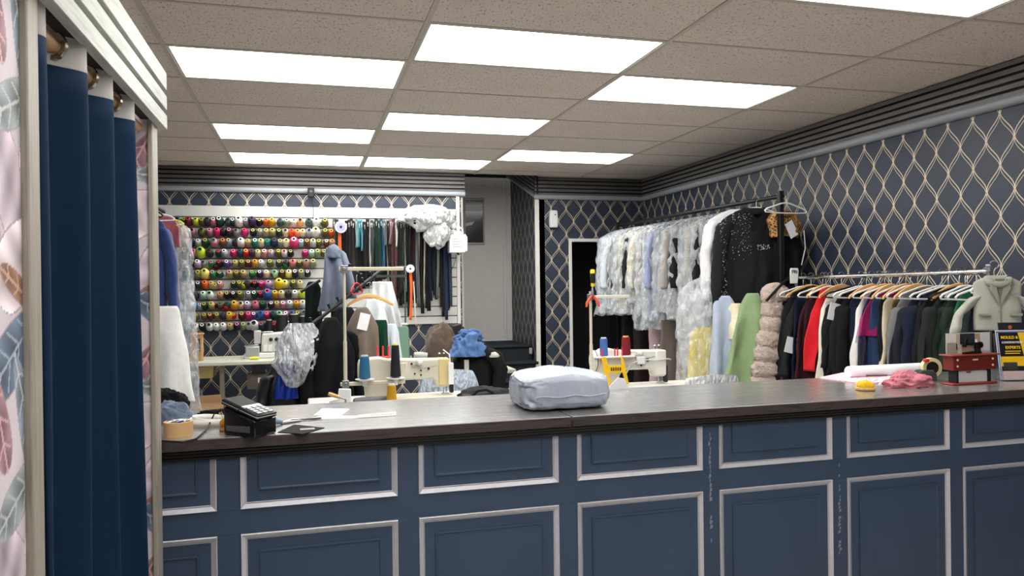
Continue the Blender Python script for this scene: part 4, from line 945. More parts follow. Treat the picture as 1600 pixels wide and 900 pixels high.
def hanger(label, loc, rz, kind, W=.21, group=None):
    t = thing('clothes_hanger', label, 'hanger', loc, rz, group)
    hk = [(0, 0, -.075)] + [(.02*math.sin(a)*1.0, 0, .0-.006+.022*math.cos(a)-.002) for a in [PI*.95-PI*1.45*k/9 for k in range(10)]]
    hk = [(0, 0, -.085), (0, 0, -.045), (.006, 0, -.03)] + [(.021*math.cos(a), 0, .0+.021*math.sin(a)-.012) for a in [-.7+.42*k for k in range(9)]]
    obj('hook', MB().tube(hk, .0022, 6), metal((186, 186, 184), .3) if kind != 'black' else plain((40, 40, 42), .4), t)
    if kind == 'wood':
        m = MB(); N = 16
        R = []
        for k in range(N+1):
            a = (k/N-.5)*2; z = -.085-.055*abs(a)**1.6*1.25; h_ = .016-.006*abs(a)
            R.append([Vector((a*W, -.007-.02*a*a, z-h_)), Vector((a*W, .007-.02*a*a, z-h_)), Vector((a*W, .007-.02*a*a, z+h_)), Vector((a*W, -.007-.02*a*a, z+h_))])
        obj('shoulder_bar', m.rings(R), wood((222, 176, 116), (196, 146, 88), 'X', .4, 2), t, bevel=.004)
    else:
        c = plain({'white': (228, 228, 226), 'black': (26, 26, 28), 'red': (190, 30, 44), 'yellow': (226, 206, 40)}[kind], .35)
        z0 = -.085
        sh = [(-W, 0, z0-.07), (-W-.008, 0, z0-.06), (-W*.95, 0, z0-.045), (-.04, 0, z0-.005), (0, 0, z0), (.04, 0, z0-.005), (W*.95, 0, z0-.045), (W+.008, 0, z0-.06), (W, 0, z0-.07)]
        obj('shoulder_bar', MB().tube(sh, .006, 8), c, t)
        obj('trouser_bar', MB().tube([(-W, 0, z0-.07), (-W*.5, 0, z0-.075), (W*.5, 0, z0-.075), (W, 0, z0-.07)], .0045, 8), c, t)
    return t
def garment(name, label, cat, loc, rz, W, L, D, m, seed=0, sleeves=0, flare=1.0, group=None, collar=None, fold=.018, slope=.09, neck=.07, lapel=None, sm=None, sl_out=.05, r0=.062, r1=.048, nk=3.0, tagc=None, tagx=-.6, tagz=.4, fwd=0., lean=0):
    t = thing(name, label, cat, loc, rz, group)
    obj('body', MB().rings(ring_body(W, L, D, seed, flare, neck, slope, fold, nk, lean=lean)), m, t, smooth=180)
    if sleeves:
        for s in (-1, 1): obj('sleeve', sleeve_mesh(s, W, sleeves, r0, r1, seed, sl_out, fwd), sm or m, t, smooth=180)
    if collar: obj('collar', MB().tube([(neck*1.1*math.cos(a), -.01+D*.55*math.sin(a)-.012*(math.sin(a) < 0), -.012-.03*max(0, -math.sin(a))) for a in [PI*2*k/16 for k in range(17)]], .018, 8, caps=False), collar, t, smooth=180)
    if lapel:
        for s in (-1, 1): obj('lapel', MB().prism([(s*.05, -.02), (s*.085, -.06), (s*.075, -.10), (s*.01, -.30), (s*.0, -.27), (s*.02, -.08)], 'Y', -D-.006, -D+.004), lapel, t, bevel=.002)
    if tagc: obj('paper_tag', MB().box(-.035, .035, -.0015, .0015, -.11, 0).xf(Matrix.Translation((tagx*W, -D-.02, -L*tagz)) @ Matrix.Rotation(.25, 4, 'Y')), plain((232, 232, 236), .6), t)
    return t
def cover(label, loc, rz, W, L, D, seed, group, m, flare=1.12):
    o = obj('garment_cover', MB().rings(ring_body(W, L, D, seed, flare, .05, .11, .016, 2.5, 64, 56, .024, .25), caps=False), m, smooth=180, loc=loc)
    o.rotation_euler = (0, 0, rz)
    return tag(o, label, 'garment cover', group)
BLK = fabric((22, 22, 25), 500, .9, .15); BLKM = plain((22, 22, 24), .45, .2)

# ---- black rail full of wrapped clothes along the right wall
RX, RZ, RY0, RY1 = 3.38, at(1219, 306, X=3.38).z, 4.86, 7.62
r1 = thing('garment_rail', 'tall black garment rail against the right wall full of wrapped clothes', 'clothes rail', (RX, RY0, 0))
obj('rail', MB().cyl((0.022, 0, RZ), (-.116, RY1-RY0, RZ), .016, n=14), BLKM, r1)
for y, xo in ((0, 0), (RY1-RY0, -.116)):
    obj('upright', MB().box(xo-.018, xo+.018, y-.018, y+.018, .04, RZ+.035), BLKM, r1, bevel=.003)
    obj('foot', MB().box(xo-.25, xo+.25, y-.02, y+.02, 0, .04), BLKM, r1, bevel=.004)
SPEC = [(5.30, 'white cotton shirt', (220, 222, 226), .78, 0), (5.42, 'dark navy suit', (30, 34, 50), .95, 1), (5.56, 'black padded jacket', (34, 34, 38), .72, 1), (5.72, 'cream lace dress', (214, 204, 192), .98, 1), (5.88, 'black wool coat', (26, 26, 30), .74, 1),
        (6.04, 'stone-grey quilted jacket', (170, 164, 158), .78, 1), (6.20, 'black satin dress', (30, 32, 36), .8, 1), (6.36, 'blue tie on a lilac shirt', (150, 160, 196), .9, 1), (6.52, 'white evening dress', (216, 214, 210), .88, 1), (6.68, 'cream silk blouse', (222, 212, 176), .72, 1),
        (6.84, 'black raincoat', (36, 36, 38), .76, 1), (7.0, 'ivory trousers', (216, 206, 160), .82, 1), (7.15, 'charcoal jacket', (60, 62, 66), .7, 1), (7.29, 'white shirt', (206, 212, 220), .78, 1), (7.43, 'pale grey shirt', (180, 186, 196), .8, 1)]
CLEAR = film((224, 229, 233), .08, .50, .09, 6)
for i, (y, nm, c, L, wrapped) in enumerate(SPEC):
    rnd = random.Random(i+40); rz = rnd.uniform(-.22, -.05); W = rnd.uniform(.205, .235)
    RXi = RX-.05*(y-5.3); W += .03
    pos = 'nearest the post' if i == 0 else '%s from the near post' % ordinal(i)
    hanger('dark hanger on the tall black rail, %s' % pos, (RXi, y, RZ+.016), rz, 'black', .2, 'hangers on the tall black rail')
    x_ = RXi-.02
    garment('wrapped_garment', '%s on the tall black rail, %s' % (nm, pos), 'garment', (x_, y, RZ-.075), rz, W, L, .05, fabric(c, 500, .8, .2, .12, 20, .6), i*1.7, .5 if 'dress' not in nm and 'trousers' not in nm else 0, 1.05, 'clothes on the tall black rail', fold=.02)
    if wrapped: cover('clear plastic cover over the %s, %s' % (nm, pos), (x_, y, RZ-.055), rz, W+.055, L+rnd.uniform(.04, .16), .085, i*2.3, 'clear covers on the tall black rail', CLEAR)
# second tier of long things below the wrapped ones
LOWB = [(5.36, 'charcoal trouser pair', (44, 46, 52), .30, 1.35), (5.62, 'brown-grey suit trousers', (78, 70, 66), .26, 1.35), (5.98, 'dusty mauve dress', (132, 118, 116), .26, 1.35), (6.28, 'taupe long skirt', (110, 100, 92), .26, 1.32), (6.60, 'rose skirt', (186, 158, 162), .22, 1.30), (6.92, 'dark chocolate trousers', (48, 34, 36), .24, 1.30), (7.22, 'black long coat', (24, 24, 28), .24, 1.32)]
for i, (y, nm, c, W, zt) in enumerate(LOWB):
    garment('hanging_trousers', '%s hanging low behind the plastic covers, %s from the near post' % (nm, ordinal(i)), 'garment', (RX-.05, y, 1.38), -.1, W*.8, .95, .04, fabric(c, 500), i+9, 0, 1.05, 'long clothes below the wrapped ones', neck=W*.7, slope=.03)
# long yellow garment in a cover
q = at(1090, 545, Y=5.2)
garment('yellow_dress', 'bright yellow dress in clear plastic low among the wrapped coats', 'dress', (2.93, 5.15, 1.17), -.2, .13, .75, .05, fabric((226, 200, 30), 500), 3, 0, 1.5, neck=.05, slope=.05)
cover('long clear cover hanging over the yellow dress', (2.93, 5.15, 1.55), -.2, .22, 1.2, .09, 31, None, CLEAR, 1.1)

# ---- sequinned black jacket, white shirt behind it, leopard collar coat at the near post
q = at(1188, 318, Y=5.04); SJ = (3.265, 5.04, RZ-.075)
hanger('white hanger under the sequinned black jacket', (SJ[0]+.03, 5.04, RZ+.016), -.1, 'white', .2)
sj = garment('sequin_jacket', 'black jacket sprinkled with white sequins at the near post', 'jacket', (SJ[0], SJ[1], SJ[2]), -.12, .25, .72, .075, fabric((30, 30, 34), 600, .85, .1), 4.4, .66, 1.0, collar=fabric((28, 28, 32), 600), r0=.075, r1=.052, sl_out=.07, lapel=fabric((24, 24, 27), 600), fold=.02)
rnd = random.Random(3); sq = MB()
for k in range(260):
    s_ = rnd.random()
    if s_ < .55: x = -.26-.05*rnd.random()+.02; z = -.06-.62*rnd.random()**1.3; y = -.072+.02*rnd.random()
    else: x = -.06-.16*rnd.random(); z = -.05-.34*rnd.random()**1.5; y = -.098
    r = rnd.uniform(.0016, .0034); sq.lathe([(0, -r), (r, 0), (0, r)], (x, y, z), (0, 1, 0), 5, caps=False)
for k in range(40): sq.lathe([(0, -.003), (.003, 0), (0, .003)], (rnd.uniform(-.02, .08), -.1, -.30+rnd.uniform(-.02, .02)), (0, 1, 0), 5, caps=False)
s_ = obj('sequins', sq, plain((226, 228, 234), .2, .3), sj); s_['kind'] = 'stuff'
hem = obj('hem_band', MB().rings(ring_body(.255, .06, .08, 4.4, 1.0, .25, .0, .0, m=3)).xf(Matrix.Translation((0, 0, -.70))), fabric((26, 26, 29), 300), sj, smooth=180)
hanger('black hanger under the white shirt behind the sequinned jacket', (RX, 5.18, RZ+.016), -.1, 'black', .2)
garment('white_shirt', 'white shirt hanging directly behind the sequinned jacket', 'shirt', (3.235, 5.18, RZ-.07), -.1, .26, .82, .05, fabric((226, 226, 228), 600), 6.1, .60, 1.05)
t = garment('fleece_top', 'black fleece top bunched below the leopard collar', 'top', (3.40, 4.97, RZ-.38), .05, .15, .34, .075, fabric((26, 26, 29), 600), 2.2, 0, 1.25, neck=.12)
def leopard():
    t_ = NT('leopard_print'); v = t_.n('ShaderNodeTexVoronoi'); v.feature = 'F1'; v.inputs['Scale'].default_value = 62; t_.l(t_.coord(), v.inputs['Vector'])
    f = v.outputs['Distance']
    ring = t_.math('MULTIPLY', t_.math('GREATER_THAN', f, .22), t_.math('LESS_THAN', t_.math('ADD', f, t_.math('MULTIPLY', t_.noise(40, 3, t_.coord()), .3)), .60))
    return t_.done(t_.bsdf(t_.mix(ring, t_.mix(t_.noise(30, 2, t_.coord()), lin((190, 150, 96)), lin((150, 104, 58))), lin((30, 20, 14))), .8, 0, .2))
LEO = leopard()
hanger('large white plastic hanger hooked over the near post of the black rail', (3.405, 4.83, RZ+.03), .12, 'white', .185)
lc = garment('leopard_coat', 'black coat with leopard-print lining hanging behind the black post', 'coat', (3.50, 4.965, RZ-.13), .1, .115, .60, .05, fabric((20, 20, 23), 500), 7.7, 0, 1.15)
obj('leopard_lining', MB().rings(ring_body(.15, .20, .08, 1.2, .75, .06, .07, .012, 3, crump=.020)).xf(Matrix.Translation((-.04, -.01, .03))), LEO, lc, smooth=180)
obj('paper_tag', MB().box(-.045, .03, -.0015, .0015, -.12, 0).xf(Matrix.Translation((-.06, -.10, -.06)) @ Matrix.Rotation(-.5, 4, 'Y')), plain((228, 228, 234), .6), lc)
obj('white_piping', MB().tube([(.10, -.075, -.12), (.11, -.078, -.25), (.07, -.08, -.38)], .004, 6), plain((214, 214, 216), .6), lc)

# ---- low things hanging in front of the wrapped coats
def low(name, label, cat, u, ytop, ybot, Y, W, D, c, seed, **k):
    a, b = at(u, ytop, Y=Y), at(u, ybot, Y=Y)
    return garment(name, label, cat, a, k.pop('rz', -.3), W, a.z-b.z, D, fabric(c, 500, .85, .2), seed, **k)
low('pale_jeans', 'pale blue jeans hanging left of the green hoodie', 'jeans', 1131, 462, 600, 5.02, .085, .05, (176, 188, 206), 1.2, neck=.04, slope=.07, flare=1.2, fold=.03)
low('cream_jeans', 'cream trousers hanging between the pale jeans and green hoodie', 'trousers', 1150, 474, 530, 4.97, .075, .045, (222, 214, 184), 5.2, neck=.03, slope=.05, flare=1.0, fold=.03)
low('green_hoodie', 'sage green hoodie hanging beside the pink fur gilet', 'hoodie', 1176, 458, 602, 4.90, .12, .07, (138, 162, 116), 2.8, sleeves=.0, flare=1.35, neck=.04, slope=.22, lean=-.06, fold=.03)
# fur gilet: rows of bulging pelts
def fur_mat():
    t_ = NT('dusty_pink_fur'); co = t_.coord((1, 1, .35))
    f = t_.noise(150, 4, co, .75); g = t_.noise(28, 3, t_.coord())
    return t_.done(t_.bsdf(t_.mix(g, lin((204, 174, 156)), lin((232, 212, 197))), .95, 0, .1, t_.math('ADD', f, g), 1.0, .02, .5))
FUR = fur_mat()
top, bot = at(1205, 450, Y=4.78), at(1190, 612, Y=4.78)
fg = thing('fur_gilet', 'dusty pink tiered fur gilet hanging at the left end of the chrome rail', 'gilet', (top.x, 4.78, bot.z)); N = 7; HH = top.z-bot.z
for k in range(N):
    cz = HH*(1-(k+.5)/N); w_ = (.095, .075, .075, .10, .115, .12, .115)[k]; cx = (.03, .01, .0, -.005, -.015, -.03, -.045)[k]
    def pelt(u_, v_, w_=w_*1.08, cz=cz, cx=cx, k=k):
        th = 2*PI*u_; ph = PI*v_
        n = Vector((math.sin(ph)*math.cos(th), math.sin(ph)*math.sin(th), math.cos(ph)))
        q_ = 1+.10*nz3(n.x*3+k, n.y*3, n.z*3)+.07*nz3(n.x*14+k, n.y*14, n.z*9)+.06*nz3(n.x*40+k, n.y*40, n.z*22)
        return Vector((cx+n.x*w_*q_, n.y*.085*q_, cz+math.copysign(abs(n.z)**.8, n.z)*HH/N*.82*q_))
    obj('fur_tier', MB().grid(pelt, 96, 56, True), FUR, fg, smooth=180)

# ---- chrome rail of clothes on the right
CX_, CZ_ = 3.42, at(1550, 424, X=3.42).z
cy0, cy1 = 3.14, 4.74
r2 = thing('chrome_rail', 'chrome clothes rail packed with dark clothes along the right wall', 'clothes rail', (CX_, cy0, 0))
obj('rail', MB().cyl((0, 0, CZ_), (0, cy1-cy0, CZ_-.012), .013, n=16), metal((214, 214, 216), .15), r2)
for y in (.0, cy1-cy0):
    obj('upright', MB().cyl((0, y, .03), (0, y, CZ_+.02), .013, n=14), metal((200, 200, 204), .2), r2)
    obj('foot', MB().cyl((-.22, y, .02), (.22, y, .02), .015, n=10), BLKM, r2)
obj('finial', MB().lathe([(.0, .02), (.016, .016), (.018, 0), (.013, -.02)], (0, 0, CZ_+.02), n=14), metal((210, 210, 214), .2), r2)
obj('end_arm', MB().tube([(0, cy1-cy0, CZ_-.01), (-.06, cy1-cy0, CZ_-.01), (-.14, cy1-cy0-.02, CZ_-.06), (-.28, cy1-cy0-.05, CZ_-.17)], .010, 10), BLKM, r2)
def ypos(px, x): 
    th = math.atan((px-800)/FPX)+YAW
    return x/math.tan(th)
# px of the near edge, kind, colour, name, length, half width, thick, hanger
G2 = [(1216, 'j', (44, 58, 92), 'blue jeans', .68, .15, .030, 'black'), (1222, 'j', (20, 20, 24), 'black jeans', .70, .15, .03, None), (1228, 'p', (24, 24, 28), 'black dress with purple plaid hem', .72, .15, .035, 'white'), (1236, 's', (34, 40, 38), 'dark green-black top', .60, .17, .03, 'wood'),
      (1245, 'j', (26, 32, 58), 'navy trousers', .66, .14, .03, 'black'), (1254, 's', (66, 24, 36), 'maroon dress', .62, .17, .035, 'white'), (1262, 's', (58, 22, 32), 'burgundy skirt', .70, .15, .035, 'wood'), (1274, 's', (206, 24, 38), 'bright red dress', .55, .125, .03, 'white'),
      (1286, 's', (228, 220, 204), 'ivory pleated trousers', .62, .15, .045, 'wood'), (1301, 'c', (18, 18, 22), 'black velvet trousers with white tag', .58, .18, .045, 'black'), (1312, 'c', (22, 23, 30), 'black wool coat', .62, .17, .04, 'white'), (1322, 'c', (16, 16, 19), 'black long jacket', .66, .16, .035, 'white'),
      (1334, 'j', (34, 44, 66), 'dark blue denim jeans', .62, .14, .03, 'wood'), (1344, 's', (232, 228, 224), 'white blouse with paper tag', .48, .15, .03, 'white'), (1352, 's', (48, 44, 78), 'violet-black top', .55, .15, .03, 'wood'), (1360, 's', (150, 24, 92), 'magenta blouse', .28, .14, .03, 'white'), (1366, 'j', (40, 60, 96), 'mid-blue jeans', .64, .13, .03, 'wood'),
      (1376, 'j', (26, 28, 36), 'black-blue trousers', .64, .14, .03, 'white'), (1386, 'j', (206, 194, 168), 'beige chinos', .60, .14, .035, 'wood'), (1395, 'j', (108, 94, 50), 'olive cord trousers', .66, .13, .03, 'white'), (1404, 'c', (104, 104, 104), 'grey wool trousers', .58, .14, .035, 'wood'), (1414, 'c', (32, 36, 48), 'slate blazer', .60, .16, .035, 'white'),
      (1428, 'c', (22, 30, 56), 'navy wool coat', .66, .20, .055, 'white'), (1442, 'c', (20, 20, 24), 'black dinner jacket', .60, .18, .04, 'white'), (1454, 'c', (36, 42, 38), 'dark green-grey suit jacket', .56, .20, .05, 'wood'), (1468, 'c', (34, 52, 42), 'bottle green jacket', .60, .17, .04, 'black'), (1480, 'c', (44, 66, 52), 'forest green jumper', .50, .14, .04, 'white'), (1488, 's', (196, 30, 40), 'red scarf', .16, .09, .025, 'white'),
      (1496, 's', (18, 92, 66), 'emerald plastic-look raincoat', .40, .13, .045, 'white'), (1506, 'c', (56, 66, 70), 'grey-teal trousers', .52, .15, .035, 'white')]
for i, (px, kd, c, nm, L, W, D, hk) in enumerate(G2):
    rnd = random.Random(i*3+5); rz = rnd.uniform(-.10, .02) if kd == 'c' else rnd.uniform(-.15, .06)
    Y = ypos(px, CX_-W*.95)
    pos = '%s from the fur gilet' % ordinal(i)
    if hk: hanger('%s hanger on the chrome rail, holding the %s' % ({'wood': 'wooden', 'white': 'white plastic', 'black': 'black plastic'}[hk], ' '.join(nm.split()[:3])), (CX_, Y, CZ_+.012), rz+rnd.uniform(-.05, .05), hk, min(.2, W+.03), 'hangers on the chrome rail')
    zt = CZ_-.085-(.05 if kd == 'j' else 0)-rnd.uniform(0, .015)
    g = garment('hanging_garment', '%s on the chrome rail, %s' % (nm, pos), 'garment', (CX_-.01, Y, zt), rz, W, (L*.86 if kd == 'c' else L), D*.9, fabric(c, 500, .9, .15), i*1.31, (.46 if kd == 'c' else .0), 1.0 if kd == 'j' else 1.22, 'clothes on the chrome rail',
                neck=W*.85 if kd == 'j' else .06, slope=.03 if kd == 'j' else rnd.uniform(.10, .20), fold=.028, nk=4.5, lean=rnd.uniform(-.05, .0), r0=.040, r1=.034, sl_out=.045, tagc=(i in (3, 9, 13)), tagx=-.95, tagz={3: .55, 9: .18, 13: .45}.get(i, .4))
    if i == 2:
        pl = NT('purple_plaid'); ck = pl.n('ShaderNodeTexChecker'); ck.inputs['Scale'].default_value = 26; pl.l(pl.coord(), ck.inputs[0]); ck.inputs[1].default_value = lin((96, 22, 66)); ck.inputs[2].default_value = lin((30, 16, 34))
        obj('plaid_hem', MB().rings(ring_body(W*1.05, .30, D*1.3, 4, 1.15, W*1.0, .02, .02)).xf(Matrix.Translation((-.02, 0, -L+.18))), pl.done(pl.bsdf(ck.outputs[0], .9)), g, smooth=180)
# small grey jacket on the near end
gj = garment('child_jacket', 'small light grey tailored jacket hung on the near end of the chrome rail', 'jacket', (3.40, 3.075, at(1553, 432, Y=3.075).z), -.55, .108, .275, .040, fabric((168, 168, 156), 700, .9, .15, .06, 10, .2), 1.0, .24, 1.0, collar=fabric((160, 160, 148), 700), neck=.045, slope=.03, fold=.004, r0=.036, r1=.030, sl_out=.10)
GJ = fabric((150, 150, 138), 700, .9, .15, .06)
for s_ in (-1, 1):
    obj('lapel', MB().prism([(s_*.028, -.01), (s_*.052, -.035), (s_*.042, -.05), (s_*.05, -.056), (s_*.006, -.135), (s_*.004, -.11), (s_*.018, -.04)], 'Y', -.052, -.046), GJ, gj, bevel=.0015)
    obj('pocket_flap', MB().box(s_*.07-.028, s_*.07+.028, -.052, -.044, -.200, -.186), GJ, gj, bevel=.002)
obj('breast_pocket', MB().box(.05, .085, -.052, -.045, -.088, -.078), GJ, gj, bevel=.001)
obj('front_edge', MB().box(.002, .0045, -.0515, -.044, -.27, -.13), plain((120, 120, 110), .8), gj)
obj('shirt_front', MB().prism([(-.022, -.012), (.022, -.012), (.004, -.11)], 'Y', -.048, -.044), fabric((120, 118, 108), 700), gj)
for z in (-.145, -.175): obj('button', MB().lathe([(0, -.003), (.005, -.003), (.005, .001)], (-.006, -.05, z), (0, 1, 0), 12), plain((150, 146, 132), .4), gj)
hanger('white hanger with long hook carrying the small grey jacket', (3.40, 3.09, CZ_+.045), -.55, 'white', .10)
# FRI marker on the rail
a = at(1241, 432, Y=4.70)
t = thing('day_marker', 'white plastic rail divider reading FRI above the fur gilet', 'rail divider', a)
obj('plate', MB().prism([(-.035, -.05), (.025, -.05), (.035, .04), (.03, .06), (-.03, .06), (-.036, .04)], 'Y', -.004, .004), plain((232, 232, 232), .4), t, bevel=.003)
text('lettering', 'FRI', .034, BLACK, Matrix.Translation((0, -.0048, .022)) @ Matrix.Rotation(PI/2, 4, 'X'), t, .0004, .0008, 'CENTER')

# ---- waterfall rack in the middle
WX, WY = at(545, 540, Y=5.45).x, 5.45
wr = thing('display_rack', 'black slanted-arm display rack behind the beige thread stand', 'clothes rack', (WX, WY, 0))
a0, a1 = at(478, 514, Y=5.15)-Vector((WX, WY, 0)), at(594, 424, Y=5.55)-Vector((WX, WY, 0))
obj('slant_arm', MB().tube([a0, a0+(a1-a0)*.5, a1], .013, 10), BLKM, wr)
for k in range(8):
    c_ = a0+(a1-a0)*(.08+k*.115); obj('stop_knob', MB().cyl(c_, c_+Vector((-.012, 0, .03)), .007, n=8).lathe([(0, .012), (.010, .006), (.010, -.006), (0, -.012)], c_+Vector((-.014, 0, .034)), n=10), BLKM, wr)
b0, b1 = at(536, 412, Y=5.6)-Vector((WX, WY, 0)), at(566, 430, Y=5.3)-Vector((WX, WY, 0))
obj('slant_arm', MB().tube([b0, b1], .011, 10), BLKM, wr)
for k in range(4):
    c_ = b0+(b1-b0)*(.1+k*.26); obj('stop_knob', MB().lathe([(0, .012), (.010, .006), (.010, -.006), (0, -.012)], c_+Vector((0, 0, .02)), n=10), BLKM, wr)
c0, c1 = at(470, 456, Y=5.5)-Vector((WX, WY, 0)), at(500, 438, Y=5.55)-Vector((WX, WY, 0))
obj('slant_arm', MB().tube([c0, c1], .011, 10), BLKM, wr)
obj('post', MB().cyl((-.10, .1, .03), (-.10, .1, at(524, 400, Y=5.55).z), .018, n=12), BLKM, wr)
obj('base', MB().box(-.40, .25, .07, .13, 0, .03).box(-.13, -.07, -.2, .4, 0, .03), BLKM, wr)
def mid(name, label, cat, u, yt, yb, Y, W, D, m, seed, **k):
    a, b = at(u, yt, Y=Y), at(u, yb, Y=Y)
    return garment(name, label, cat, a, k.pop('rz', 0), W, a.z-b.z, D, m, seed, **k)
mid('black_coat', 'long black wool coat on the slanted arm, left of the thread stand', 'coat', 517, 496, 680, 5.05, .15, .10, fabric((16, 16, 19), 500, .95, .1), 1.1, sleeves=.55, flare=1.2, rz=.5, neck=.03, slope=.24, fold=.03)
mid('black_blazer', 'black blazer with dark grey lining right of the long black coat', 'blazer', 538, 480, 640, 5.28, .11, .09, fabric((24, 25, 28), 500, .95, .1), 2.1, sleeves=.50, flare=1.05, rz=.4, neck=.05, slope=.13, lapel=fabric((34, 35, 39), 500))
mid('leather_jacket', 'black satin jacket hanging low at the left end of the slanted arm', 'jacket', 447, 560, 690, 5.10, .13, .09, plain((20, 20, 23), .45), 3.1, sleeves=.3, flare=1.1, rz=.3, neck=.05, slope=.12)
mid('black_trousers', 'black trousers hanging below the clear bag', 'trousers', 478, 560, 700, 5.25, .13, .07, fabric((14, 14, 18), 500), 4.2, neck=.1, slope=.05, flare=1.15)
mid('brown_jacket', 'brown jacket with white tag just right of the thread stand', 'jacket', 566, 480, 574, 5.16, .10, .06, fabric((114, 102, 90), 500), 5.2, sleeves=.0, flare=1.05, rz=.2, neck=.03, slope=.13, tagc=True, tagx=.0, tagz=.10, fold=.024)
mid('white_skirt', 'white satin top draped under the wooden hanger', 'shirt', 597, 440, 512, 5.62, .075, .06, fabric((226, 230, 230), 600), 6.3, flare=1.5, neck=.07, slope=.02, fold=.035, nk=5, lean=.03)
mid('white_blouse', 'white blouse shoulder bulging left of the wooden hanger', 'blouse', 583, 468, 516, 5.40, .085, .07, fabric((222, 226, 228), 600), 7.3, flare=1.1, neck=.04, slope=.10, fold=.03)
mid('green_garment', 'bottle green garment hanging below the white blouse', 'garment', 594, 500, 574, 5.26, .05, .045, fabric((14, 72, 52), 500), 8.3, flare=1.15, neck=.04, slope=.04)
mid('white_cloth', 'white cloth hanging right of the bottle green garment', 'cloth', 611, 506, 568, 5.34, .055, .045, fabric((214, 222, 232), 600), 9.3, flare=1.35, neck=.03, slope=.06)
a = at(577, 462, Y=5.46)
hanger('wooden hanger above the brown jacket and white blouse', (a.x, 5.46, a.z+.085), .25, 'wood', .17)
a = at(557, 430, Y=5.34)
hanger('red hanger dangling beside the beige stand arm', (a.x, 5.34, a.z+.03), 1.1, 'red', .09)
# grey towel shirt draped over the top
t = thing('grey_shirt', 'blue-grey marl shirt slung over the upper arm of the rack', 'shirt', at(521, 486, Y=5.5)); hh = at(521, 390, Y=5.5).z-at(521, 486, Y=5.5).z
GREYM = fabric((126, 138, 158), 260, .95, .2, .2, 16, .5)
def towel(u_, v_):
    a_ = (u_-.5)*2; s_ = 1-v_
    w_ = .055+.035*s_
    return Vector((a_*w_-.02*s_+.015*math.sin(v_*3), -.05*math.sin(PI*v_)*.6+.022*math.sin(a_*5+v_*3)+.01*nz3(u_*5, v_*4, 3), hh*v_-.03*a_*a_*v_))
obj('front_fall', MB().grid(towel, 26, 24), GREYM, t, solid=.012, smooth=180)
obj('rear_fall', MB().grid(lambda u_, v_: towel(u_, v_*.78+.22)+Vector((.085-.05*v_, .04, -.0)), 22, 20), GREYM, t, solid=.012, smooth=180)
obj('bunched_top', MB().grid(heapfn(.055, .05, .06, 3.1, .3, .5), 26, 16, True).xf(Matrix.Translation((.0, -.01, hh-.06))), GREYM, t, smooth=180)
# clear plastic bag with blue cloth
q = at(464, 555, Y=4.95)
t = thing('clear_bag', 'crumpled clear plastic bag hanging at the end of the slanted arm', 'plastic bag', q); hz = (at(464, 508, Y=4.95).z-at(464, 608, Y=4.95).z)/2
def cbag(u_, v_):
    th = 2*PI*u_; s_ = v_
    w_ = .03+.095*math.sin(PI*min(1, s_*.92+.08))**.7
    k = 1+.35*nz3(math.cos(th)*2, math.sin(th)*2, s_*4)+.2*nz3(math.cos(th)*5, math.sin(th)*5, s_*9)
    return Vector((math.cos(th)*w_*k+.05*(.5-s_), math.sin(th)*w_*.7*k, hz-2*hz*s_))
obj('film', MB().grid(cbag, 48, 34, True), film((226, 230, 236), .20, .80, .08, 12), t, smooth=180)
obj('paper_inside', MB().grid(lambda u_, v_: cbag(u_, .08+.5*v_)*.7, 24, 14, True), plain((206, 208, 212), .7), t, smooth=180)
mid('blue_garment', 'royal blue satin garment hanging behind the clear plastic bag', 'garment', 449, 562, 622, 5.02, .055, .06, plain((18, 52, 150), .35), 3.3, flare=1.3, neck=.04, slope=.05, fold=.02)
mid('green_trousers', 'very dark green trousers hanging left of the blue-grey shirt', 'trousers', 489, 440, 530, 5.62, .055, .05, fabric((24, 38, 34), 500), 6.6, flare=1.1, neck=.03, slope=.05, fold=.02)
mid('white_note', 'white paper tag pinned beside the clear bag', 'tag', 484, 528, 548, 4.95, .018, .002, plain((226, 226, 230), .6), 1.3, neck=.012, slope=.03, fold=.0)
mid('white_note', 'white paper sheet hanging left of the thread stand top', 'paper', 531, 458, 492, 5.7, .045, .003, plain((224, 228, 228), .6), 1.3, neck=.04, slope=.01, fold=.003)

# ---- clothes behind the fitting room at far left
LX, LY = -1.05, 5.6
lr = thing('left_rail', 'clothes rail half hidden behind the fitting room post', 'clothes rail', (LX, 5.0, 0)); lz = at(252, 312, Y=5.5).z
obj('rail', MB().cyl((0, 0, lz), (0, 1.3, lz), .014, n=12), BLKM, lr)
for y in (0, 1.3): obj('upright', MB().cyl((0, y, 0), (0, y, lz), .014, n=12), BLKM, lr)
lz2 = at(262, 478, Y=5.36).z+.07
obj('lower_rail', MB().cyl((.08, 0, lz2), (.08, .9, lz2), .011, n=12).cyl((0, .01, lz2), (.08, .01, lz2), .008, n=10), BLKM, lr)
hanger('white hanger over the long white coat at far left', (LX+.08, 5.30, lz2+.011), 0, 'white', .14)
hanger('white hanger at the far left behind the fitting room post', (LX, 5.45, lz+.014), 0, 'white', .2)
hanger('yellow hanger at the far left over the wrapped garment', (LX, 5.85, lz+.014), 0, 'yellow', .2)
garment('blue_suit', 'royal blue suit jacket at far left beside the fitting room post', 'jacket', (LX-.02, 5.45, lz-.09), .05, .175, .80, .06, fabric((34, 54, 104), 500), 2.0, .66, 1.0, sl_out=.06, r0=.055, r1=.045)
garment('striped_shirt', 'pink striped shirt collar peeping behind the blue jacket', 'shirt', (LX+.06, 5.85, lz-.08), .05, .12, .22, .05, fabric((150, 80, 92), 500), 4.0, 0, 1.0)
garment('beige_trousers', 'beige trousers hanging in front of the blue jacket', 'trousers', (LX-.06, 5.20, lz-.15), .05, .17, .72, .03, fabric((176, 162, 138), 500), 4.6, 0, 1.0, neck=.13, slope=.04)
